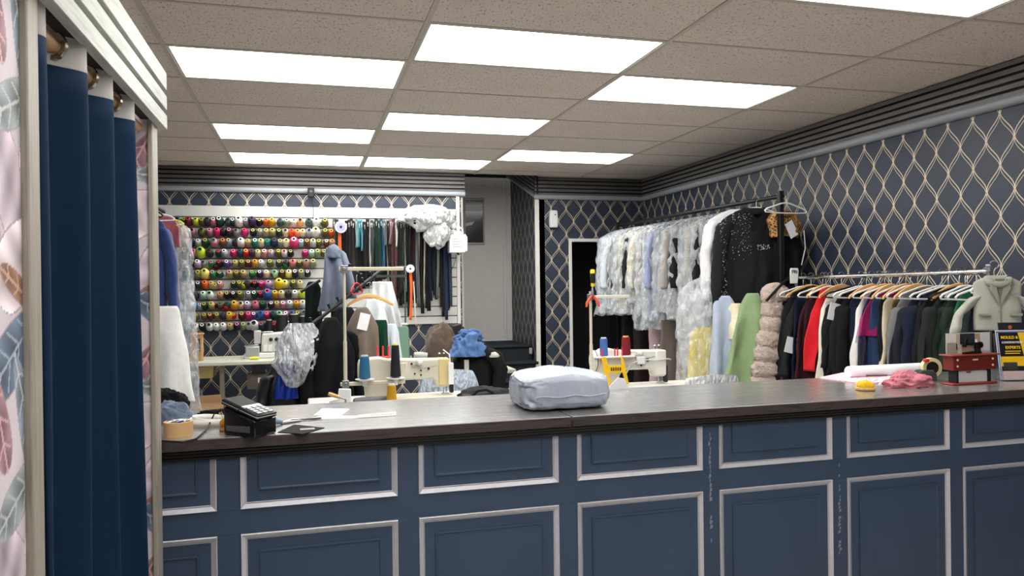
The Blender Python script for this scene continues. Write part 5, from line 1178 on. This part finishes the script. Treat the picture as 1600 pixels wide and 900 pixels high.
hanger('black hanger under the beige trousers at far left', (LX, 5.20, lz+.014), .05, 'black', .17)
garment('white_coat', 'long white coat hanging below the blue jacket at far left', 'coat', (LX+.10, 5.30, at(262, 478, Y=5.36).z), .0, .155, at(262, 478, Y=5.36).z-at(262, 628, Y=5.36).z, .06, fabric((226, 226, 224), 600), 7.1, 0, 1.55, neck=.14, slope=.03)
cover('clear plastic cover over the clothes behind the fitting room', (LX+.03, 5.95, lz-.06), .05, .21, 1.45, .08, 12, None, CLEAR, 1.25)
# ================================================================== things on the counter
def onct(u, v): return at(u, v, Z=CT)
def flat(name, label, cat, pts, m, h=.0015, z=CT, group=None, parent=None):
    P = [at(u, v, Z=z) for u, v in pts]; c = sum(P, Vector())/len(P)
    mb = MB().prism([(p.x-c.x, p.y-c.y) for p in P], 'Z', 0, h)
    o = obj(name, mb, m, loc=(c.x, c.y, z))
    return tag(o, label, cat, group)
# white parcel
a, b = onct(800, 634), onct(944, 632)
px_, py_, pw, phh, pd = (a.x+b.x)/2, 2.70, (b.x-a.x)/2, .165, .155
pz = at(870, 577, Y=2.75).z-CT
t = thing('white_parcel', 'plump white plastic mailing parcel in the middle of the counter', 'parcel', (px_, py_, CT))
def parcel(u_, v_):
    th = 2*PI*u_; ph = PI*v_
    s = lambda q, e: math.copysign(abs(q)**e, q)
    n = Vector((s(math.sin(ph), .30)*s(math.cos(th), .38), s(math.sin(ph), .32)*s(math.sin(th), .5), s(math.cos(ph), .42)))
    hgt = pz*.5*(.86+.14*(1-abs(n.x)))+.005
    w_ = 1+.02*nz3(n.x*3, n.y*3, n.z*3)
    dg = n.x*5+n.z*2.2+n.y
    cr = .006*(.4-abs(nz3(dg*1.6, n.z*1.2-n.x, n.y)))+.004*(.4-abs(nz3(dg*4.2, n.z*2+n.x, n.y*2)))+.012*max(0, abs(n.x)-.6)*nz3(n.x*3, n.y*8, n.z*9)*2
    z = n.z*hgt*w_+hgt+cr
    return Vector((n.x*pw*w_+cr, n.y*pd*w_+cr, max(0, z)))
PW = NT('mailer_film'); PWM = PW.done(PW.bsdf(PW.mix(PW.noise(7, 4, PW.coord()), lin((150, 158, 176)), lin((190, 196, 208))), .30, 0, .5, PW.noise(14, 3, PW.coord((1.6, 1, .8)), .5), .35, .02))
obj('body', MB().grid(parcel, 96, 48, True), PWM, t, smooth=180)
obj('gathered_end', MB().grid(lambda u_, v_: parcel(u_, .5+.0*v_)*0+Vector((pw*(.93+.10*v_)+.008*nz3(u_*9, v_*4, 2), math.cos(2*PI*u_)*(pd*.75)*(1-.25*v_)+.012*nz3(u_*14, v_*3, 6), max(.002, pz*.42+math.sin(2*PI*u_)*pz*.40*(1-.35*v_)+.010*nz3(u_*12, v_*5, 1)))), 40, 8, True), PWM, t, smooth=180, solid=.002)
obj('seam_fold', MB().tube([(-pw*.8+pw*1.6*k/16, -pd*1.0+.002*math.sin(k*1.7), pz*.42+.003*math.sin(k*.9)) for k in range(17)], .0022, 6), PWM, t)

# card terminal on its stand
c0, c1, c2 = onct(357, 677), onct(404, 683), onct(432, 674)
t = thing('card_terminal', 'black card payment terminal on an angled stand on the counter', 'card terminal', ((c0.x+c2.x)/2-.008, c1.y+.06, CT), -.75)
GLB = plain((12, 12, 14), .18, 0, .5, .02); 
obj('stand', MB().prism([(-.066, 0), (.066, 0), (.066, .052), (-.066, .088)], 'Y', -.042, .05).xf(Matrix.Identity(4)), GLB, t, bevel=.006)
obj('window', MB().prism([(-.052, .014), (.048, .014), (.048, .034), (-.052, .030)], 'Y', -.0435, -.041), plain((110, 112, 116), .2, .4), t)
M = Matrix.Translation((0, .0, .082)) @ Matrix.Rotation(.27, 4, 'Y')
rd = obj('reader', MB().box(-.082, .078, -.040, .044, -.010, .008, M), plain((26, 26, 28), .35), t, bevel=.006)
obj('rim', MB().box(-.083, .079, -.041, .045, -.002, .001, M), plain((168, 168, 168), .35, .3), rd, bevel=.003)
obj('screen', MB().box(-.076, -.0, -.033, .037, .008, .0095, M), plain((48, 50, 52), .12), rd)
obj('glare_strip', MB().box(.0, .012, -.033, .037, .008, .0097, M), plain((196, 200, 200), .3), rd)
for i in range(4):
    for j in range(3):
        obj('key', MB().box(.016+.0145*i, .027+.0145*i, -.030+.0225*j, -.012+.0225*j, .008, .0115, M), plain((176, 178, 180), .4), rd, bevel=.0015)
base = onct(372, 676)
pp = [at(373, 641, Z=CT+.085), at(352, 639, Z=CT+.06), at(336, 644, Z=CT+.045), at(330, 657, Z=CT+.02), at(322, 672, Z=CT+.004), at(306, 686, Z=CT+.003), at(285, 691, Z=CT+.003), at(255, 689, Z=CT+.003), at(244, 688, Z=CT+.003)]
tag(obj('charging_cable', MB().tube(pp, .0028, 8), BLACK), 'thin black cable running from the card terminal along the counter', 'cable')
# parcel tape roll used as a dish, and its scraps
q = onct(276, 684); r_ = (onct(300, 682).x-onct(252, 686).x)/2
t = thing('tape_roll', 'wide brown tape roll filled with pins beside the fitting room post', 'tape roll', (q.x, q.y+r_*.8, CT))
obj('wound_tape', MB().lathe([(r_*.82, 0), (r_, 0), (r_, .045), (r_*.82, .045), (r_*.82, 0)], n=36, caps=False), plain((214, 172, 122), .35, 0, .5, .05), t, smooth=50)
rnd = random.Random(8)
for k in range(16):
    an, rr = rnd.uniform(0, 6.28), r_*.7*math.sqrt(rnd.random())
    obj('button', MB().lathe([(.0, .0), (.009, .0), (.009, .003), (.0, .003)], (rr*math.cos(an), rr*math.sin(an), .040+.004*rnd.random()), (rnd.uniform(-.4, .4), rnd.uniform(-.4, .4), 1), 12), plain([(230, 230, 226), (70, 84, 170), (40, 44, 60), (226, 226, 230)][k % 4], .4), t)
obj('inner_disc', MB().lathe([(0, .002), (r_*.82, .002), (r_*.82, .036), (0, .038)], n=24), plain((60, 60, 70), .7), t)
# grey-blue cloth beside
q = onct(270, 662)
heap('folded_cloth', 'grey-blue cloth piled behind the brown tape roll', 'cloth', (q.x-.01, q.y+.045, CT), .060, .05, .052, fabric((104, 118, 140), 500), 4.7, .35)
q = onct(268, 645)
heap('black_cloth', 'black cloth flap on top behind the grey-blue cloth', 'cloth', (q.x-.02, q.y+.10, CT), .06, .04, .058, fabric((24, 25, 28), 500), 1.7, .35)
# measuring tape coil with figures
q = onct(326, 668)
t = thing('measuring_tape', 'coiled white measuring tape with black figures beside the terminal', 'measuring tape', (q.x+.005, q.y+.045, CT))
TAPE = plain((232, 230, 222), .5)
sp = lambda s_, z: Vector(((.052+.004*s_)*math.cos(s_)*1.15, (.036+.003*s_)*math.sin(s_), z))
for lay in range(3):
    P = [sp(-.2+6.0*k/60+lay*.7, 0)*(1-.10*lay) for k in range(61)]
    obj('loop', MB().grid(lambda u_, v_: P[min(60, int(round(u_*60)))]+Vector((0, 0, .001+.022*v_+.006*lay*(1+math.sin(u_*6))*.5)), 60, 1), TAPE, t, solid=.0008)
for k, n_ in enumerate(('27', '50', '49', '12', '33', '34')):
    an = 3.5+.42*k; c = Vector((.063*math.cos(an)*1.15, .042*math.sin(an), .004))
    text('figure', n_, .015, BLACK, Matrix.Translation(c+Vector((0, -.0025, .001))) @ Matrix.Rotation(an+PI/2, 4, 'Z') @ Matrix.Rotation(PI/2, 4, 'X'), t, .0002, .0002, 'CENTER')
# left pin cushion and bits behind
q = onct(354, 674)
t = thing('pin_cushion', 'orange pin cushion on a wooden base tucked left of the terminal', 'pin cushion', (q.x-.002, q.y+.02, CT))
obj('base', MB().lathe([(.018, 0), (.022, .003), (.021, .012), (.016, .014)], n=24), wood((222, 164, 88), (190, 130, 60), 'X', .4, 4), t)
obj('cushion', MB().lathe([(.016, .013), (.021, .02), (.02, .03), (.012, .038), (0, .04)], n=20), fabric((216, 140, 40), 500), t)
for k in range(14):
    an = k*2.4; d = Vector((math.cos(an)*.7, math.sin(an)*.7, 1)).normalized(); c = Vector((0, 0, .026))
    obj('pin', MB().cyl(c+d*.012, c+d*.036, .0005, n=5).lathe([(0, -.002), (.002, 0), (0, .002)], c+d*.037, n=6), plain([(220, 190, 60), (226, 226, 220), (200, 60, 40)][k % 3], .4), t)
q = onct(322, 652)
heap('dark_scrap', 'small dark cloth scraps behind the coiled measuring tape', 'cloth', (q.x+.04, q.y+.05, CT), .06, .02, .014, fabric((26, 32, 36), 500), 6.7, .5)
# leaflet, snips, pen, papers, ruler
lf = flat('black_leaflet', 'glossy black leaflet lying right of the card terminal', 'leaflet', [(434, 676), (474, 679), (507, 669), (460, 664)], plain((14, 15, 17), .75, 0, .15), .002)
obj('print_strip', MB().box(.0, .045, -.012, .012, .002, .0024), plain((150, 146, 140), .3), lf)
a, b = onct(440, 663), onct(474, 658)
t = thing('thread_snips', 'small steel thread snips lying behind the black leaflet', 'snips', a)
obj('blade', MB().tube([(0, 0, .004), ((b-a)*.6+Vector((0, 0, .004)))[:], (b-a+Vector((0, 0, .003)))[:]], [.006, .004, .001], 8), STEEL, t)
obj('blade', MB().tube([(0, 0, .004), ((b-a)*.5+Vector((0, .018, .008)))[:], (b-a+Vector((0, .012, .003)))[:]], [.006, .004, .001], 8), STEEL, t)
obj('pivot', MB().lathe([(0, 0), (.005, 0), (.005, .01), (0, .011)], (.0, .0, .002), n=12), BLACK, t)
obj('blue_grip', MB().tube([(-.035, -.02, .012), (-.02, -.012, .014), (0, 0, .008)], [.010, .011, .007], 10), plain((110, 132, 160), .4), t)
a, b = onct(451, 659), onct(502, 655)
tag(obj('pen', MB().tube([a+Vector((0, 0, .004)), b+Vector((0, 0, .004))], .003, 8), plain((60, 62, 64), .3, .5)), 'thin grey pen lying left of the white papers', 'pen')
flat('paper_sheet', 'white order slip lying on the counter above the pen', 'paper', [(490, 650), (533, 650), (546, 640), (504, 639)], plain((230, 230, 228), .6), .003)
flat('paper_sheet', 'long pale paper lying flat left of the ruler', 'paper', [(478, 656), (560, 654), (566, 650), (500, 650)], plain((206, 208, 206), .6), .0012)
ru = flat('steel_ruler', 'pale ruler with red lettering lying on the counter', 'ruler', [(556, 654), (619, 650), (619, 643), (560, 649)], plain((176, 172, 162), .4), .002)
for k in range(5): obj('marking', MB().box(-.02+.016*k, -.010+.016*k, -.004, .0, .002, .0024), plain((176, 80, 80), .6), ru)
q = onct(632, 640)

# yellow pin cushion on the right
q = onct(1360, 611)
t = thing('pin_cushion', 'yellow pin cushion on a round wooden base near the pink cloth', 'pin cushion', (q.x, q.y+.03, CT))
obj('base', MB().lathe([(.034, 0), (.040, .004), (.040, .012), (.034, .015)], n=32), wood((226, 184, 120), (200, 150, 84), 'X', .4, 4), t)
def cush(u_, v_):
    th = 2*PI*u_; ph = PI*v_*.5
    k = 1+.10*abs(math.sin(th*6))*math.sin(ph)+.05*nz3(math.cos(th)*9, math.sin(th)*9, v_*9)
    return Vector((math.sin(ph)*math.cos(th)*.034*k, math.sin(ph)*math.sin(th)*.034*k, .015+math.cos(ph)*.026*k))
obj('cushion', MB().grid(cush, 40, 14, True), fabric((226, 178, 20), 300), t, smooth=180)
rnd = random.Random(4)
for k in range(16):
    d = Vector((rnd.uniform(-1, 1), rnd.uniform(-1, 1), rnd.uniform(.3, 1.2))).normalized(); c = Vector((0, 0, .015))+d*.03
    obj('pin', MB().cyl(c, c+d*.02, .0005, n=5).lathe([(0, -.0018), (.0018, 0), (0, .0018)], c+d*.02, n=6), plain([(236, 200, 30), (230, 230, 226), (190, 160, 20)][k % 3], .4), t)
# pink sheets, white roll, pen, gingham cloth
flat('pink_sheet', 'pale pink patterned paper spread on the counter by the pin cushion', 'paper', [(1280, 591), (1318, 583), (1420, 580), (1420, 596), (1345, 600)], (lambda t_: t_.done(t_.bsdf(t_.mix(t_.math('GREATER_THAN', t_.noise(70, 4, t_.coord()), .58), lin((236, 196, 206)), lin((206, 146, 160))), .6)))(NT('pink_print')), .004)
flat('white_sheet', 'white paper corner lying under the pink gingham cloth', 'paper', [(1372, 602), (1396, 588), (1430, 592), (1420, 603)], plain((232, 234, 238), .6), .005)
a, b = onct(1322, 588), onct(1448, 590)
t = thing('paper_roll', 'white paper roll lying along the back of the counter', 'paper roll', ((a.x+b.x)/2, 3.0, CT+.028)); hw = (at(1440, 580, Y=3.0).x-at(1325, 575, Y=3.0).x)/2
t.location.x = (at(1440, 580, Y=3.0).x+at(1325, 575, Y=3.0).x)/2
obj('roll', MB().lathe([(.016, -hw), (.026, -hw), (.027, -hw+.004), (.027, hw-.004), (.026, hw), (.016, hw)], (0, 0, 0), (1, 0, 0), 28), plain((236, 236, 240), .55), t, smooth=50)
obj('loose_edge', MB().box(-hw, hw, -.030, -.005, -.027, -.025), plain((230, 230, 234), .55), t)
obj('pencil', MB().cyl((-hw*.65, -.034, -.016), (-.02, -.034, -.019), .003, n=8), plain((70, 70, 72), .4), t)
def gingham():
    t_ = NT('pink_gingham'); w1 = t_.n('ShaderNodeTexWave'); w1.inputs['Scale'].default_value = 60; w1.bands_direction = 'X'; w2 = t_.n('ShaderNodeTexWave'); w2.inputs['Scale'].default_value = 60; w2.bands_direction = 'Y'
    co = t_.coord(); t_.l(co, w1.inputs[0]); t_.l(co, w2.inputs[0])
    f = t_.math('MULTIPLY', t_.math('ADD', w1.outputs['Fac'], w2.outputs['Fac']), .5)
    return t_.done(t_.bsdf(t_.mix(f, lin((168, 88, 100)), lin((204, 134, 144))), .9, 0, .2, t_.noise(26, 3, co), .4, .02))
q = onct(1434, 606)
heap('gingham_cloth', 'crumpled pink gingham cloth between the pin cushion and mini sewing machine', 'cloth', (q.x-.0, q.y+.05, CT), .098, .055, .045, gingham(), 3.9, .5)
# tape dispenser with tape
q = onct(1466, 598)
t = thing('tape_dispenser', 'clear and black tape dispenser with a yellowed roll behind the pink cloth', 'tape dispenser', (q.x, q.y+.075, CT))
obj('body', MB().prism([(-.10, 0), (.05, 0), (.05, .03), (.03, .05), (-.03, .05), (-.06, .03), (-.10, .034)], 'Y', -.02, .02), plain((70, 74, 72), .2, 0, .6), t, bevel=.004)
obj('tape', MB().lathe([(.028, -.012), (.044, -.012), (.044, .012), (.028, .012), (.028, -.012)], (.035, 0, .058), (.25, 1, 0), 32, caps=False), plain((222, 214, 160), .35), t, smooth=50)
obj('hub', MB().lathe([(0, -.014), (.027, -.014), (.027, .014), (0, .014)], (.035, 0, .058), (.25, 1, 0), 20), BLACK, t)
obj('cutter', MB().box(-.105, -.095, -.018, .018, .026, .042), CHROME, t)
obj('red_clip', MB().box(-.012, .010, -.02, .0, .085, .10), plain((206, 36, 52), .4), t, bevel=.004)
q = onct(1420, 585)
t = thing('clear_tray', 'clear plastic tray standing behind the white paper roll', 'tray', (at(1425, 575, Y=3.0).x+.03, 3.035, CT))
for bx in ((-.09, .09, -.004, .0, 0, .055), (-.09, .09, .05, .054, 0, .055), (-.09, -.086, 0, .05, 0, .055), (.086, .09, 0, .05, 0, .055)): pass
# mini treadle sewing machine business card holder
q0, q1 = onct(1482, 604), onct(1550, 608)
my = q0.y+.045; q0, q1 = at(1480, 600, Y=my), at(1550, 600, Y=my); mw = (q1.x-q0.x)/2; mx = (q0.x+q1.x)/2
t = thing('mini_sewing_machine', 'miniature red treadle sewing machine card holder with photo card', 'card holder', (mx, my, CT))
REDW = plain((116, 36, 28), .35); z1 = at(1515, 562, Y=my).z-CT; ztab = at(1515, 555, Y=my).z-CT
obj('foot_plate', MB().box(-mw*1.0, mw*1.0, -.03, .03, 0, .008), plain((150, 54, 44), .4), t, bevel=.003)
zb = at(1515, 577, Y=my).z-CT
obj('drawer_front', MB().box(-mw*.95, mw*.95, -.028, .028, zb, ztab), REDW, t, bevel=.002)
obj('table_top', MB().box(-mw*1.08, mw*1.08, -.036, .036, ztab, ztab+.007), plain((138, 50, 38), .3), t, bevel=.003)
for sx in (-1, 1):
    obj('leg', MB().box(sx*mw*.72-.006, sx*mw*.72+.006, -.022, .022, .008, zb), BLACK, t, bevel=.002)
    for zz in (.3, .75): obj('stud', MB().lathe([(0, -.004), (.004, -.003), (.005, 0)], (sx*mw*.78, -.029, zb+(ztab-zb)*zz), (0, 1, 0), 10), plain((236, 214, 180), .4), t)
obj('drawer_pull', MB().box(-.014, .014, -.032, -.028, zb+(ztab-zb)*.68, zb+(ztab-zb)*.78), plain((226, 214, 190), .4), t, bevel=.001)
obj('treadle', MB().box(-mw*.6, mw*.6, .0, .012, .010, .018), BLACK, t)
for k in range(3): obj('card', MB().box(-mw*.62, mw*.8, -.012+.006*k, -.010+.006*k, .009, zb-.004), plain((226, 226, 226), .5), t)
obj('red_logo', MB().box(-.03, -.008, -.0135, -.012, zb*.78, zb*.88), plain((176, 40, 50), .5), t)
ct = at(1515, 520, Y=my).z-CT
cd = obj('photo_card', MB().box(-mw*.98, mw*.98, .006, .008, ztab+.007, ct), plain((206, 204, 198), .3), t)
for bx, c in (((-.95, -.55, .55, .95), (226, 216, 212)), ((-.55, -.38, .2, .95), (190, 176, 160)), ((-.38, .28, .45, .97), (44, 46, 56)), ((.3, .52, .35, .95), (176, 160, 120)), ((.55, .95, .1, .95), (214, 212, 214)), ((-.95, -.5, .05, .5), (168, 156, 144)), ((-.3, .2, .05, .40), (190, 150, 132))):
    obj('printed_area', MB().box(mw*bx[0], mw*bx[1], .0045, .006, ztab+.007+(ct-ztab-.007)*bx[2], ztab+.007+(ct-ztab-.007)*bx[3]), plain(c, .4), cd)
mm = obj('toy_machine', MB().prism([(-.045, 0), (.050, 0), (.05, .008), (.044, .012), (.044, .042), (.036, .050), (-.022, .050), (-.024, .066), (-.040, .066), (-.044, .03), (-.034, .03), (-.030, .038), (.018, .036), (.022, .012), (-.045, .008)], 'Y', -.018, -.004), plain((18, 18, 20), .25), t, bevel=.002); mm.location = (0, 0, ztab+.007)
obj('toy_wheel', MB().lathe([(0, 0), (.014, 0), (.014, .005), (0, .005)], (.045, -.011, .038), (1, 0, 0), 18), plain((30, 30, 32), .3, .5), mm)
obj('toy_spool', MB().cyl((.025, -.011, .05), (.025, -.011, .062), .005, n=10), plain((226, 224, 216), .5), mm)
# leaflet holder with the mould leaflet
q = onct(1583, 604)
t = thing('leaflet_holder', 'clear leaflet holder with black and yellow leaflets at right end of counter', 'leaflet holder', (at(1592, 604, Y=2.66).x, 2.66, CT), -.25)
hw, hh = .070, .215
T = Matrix.Rotation(-.16, 4, 'X')
lf = obj('front_leaflet', MB().box(-hw, hw, -.003, 0, .004, hh, T), plain((24, 24, 26), .35), t)
obj('yellow_band', MB().box(-hw, hw, -.0038, -.003, hh*.30, hh*.50, T), plain((240, 190, 24), .4), lf)
obj('yellow_edge', MB().prism([(hw*.5, hh*.5), (hw, hh*.5), (hw, hh), (hw*.25, hh)], 'Y', -.0038, -.003, T), plain((236, 190, 40), .4), lf)
obj('photo_panel', MB().box(-hw, hw, -.0038, -.003, .004, hh*.20, T), plain((214, 190, 186), .4), lf)
obj('dark_photo', MB().box(-hw*.9, -.0, -.0040, -.0038, hh*.22, hh*.38, T), plain((60, 60, 58), .4), lf)
def lt(s, size, z, c, x=-.044, b=.0005): text('lettering', s, size, plain(c, .5), T @ Matrix.Translation((x, -.0042, z)) @ Matrix.Rotation(PI/2, 4, 'X'), lf, .0002, b)
lt('MOULD &', .0175, hh*.87, (244, 196, 30), -.062); lt('CONDENSATION', .0118, hh*.775, (236, 236, 236), -.060, .0003); lt('EXPERTS', .0175, hh*.66, (244, 196, 30), -.046)
for k in range(2): obj('small_print', MB().box(-.048, .022-.004*k, -.0042, -.003, hh*(.60-.045*k), hh*(.62-.045*k), T), plain((236, 190, 40), .5), lf)
for k, c in enumerate(((226, 226, 230), (90, 96, 150), (206, 206, 210))): obj('spare_leaflet', MB().box(-hw-.002*k, hw-.002*k, .002+.004*k, .0045+.004*k, .004, hh+.006*k, T), plain(c, .4), t)
tp = obj('rear_leaflet', MB().box(-hw*.75, hw*1.1, .018, .021, .004, hh*1.22, T), plain((30, 31, 36), .4), t)
obj('rear_mark', MB().lathe([(.003, 0), (.008, 0), (.008, .001), (.003, .001)], T @ Vector((.0, .0165, hh*1.12)), (0, -1, 0), 14, caps=False), plain((224, 110, 70), .5), tp)
ACR = NT('clear_acrylic'); g_ = ACR.n('ShaderNodeBsdfGlass'); g_.inputs['Roughness'].default_value = .02; tr_ = ACR.n('ShaderNodeBsdfTransparent'); mx_ = ACR.n('ShaderNodeMixShader'); mx_.inputs[0].default_value = .25; ACR.l(tr_.outputs[0], mx_.inputs[1]); ACR.l(g_.outputs[0], mx_.inputs[2]); ACRM = ACR.done(mx_.outputs[0])
obj('pocket', MB().box(-hw-.006, hw+.006, -.010, -.008, 0, hh*.28, T).box(-hw-.006, -hw-.004, -.010, .03, 0, hh*.28, T).box(hw+.004, hw+.006, -.010, .03, 0, hh*.28, T), ACRM, t)
obj('back_support', MB().box(-hw-.006, hw+.006, .024, .027, 0, hh*1.0, T).box(-hw-.006, hw+.006, -.03, .07, 0, .003), ACRM, t)
# clear tray of bits (walls)
t = bpy.data.objects['clear_tray']
for bx in ((-.09, .09, -.004, .0, 0, .045), (-.09, -.086, -.05, -.004, 0, .045), (.086, .09, -.05, -.004, 0, .045), (-.09, .09, -.054, -.05, 0, .045)):
    obj('wall', MB().box(*bx), film((220, 226, 226), .35, .6, .1, 10), t)
obj('tray_floor', MB().box(-.09, .09, -.054, 0, 0, .003), film((220, 226, 226), .35, .6, .1, 10), t)
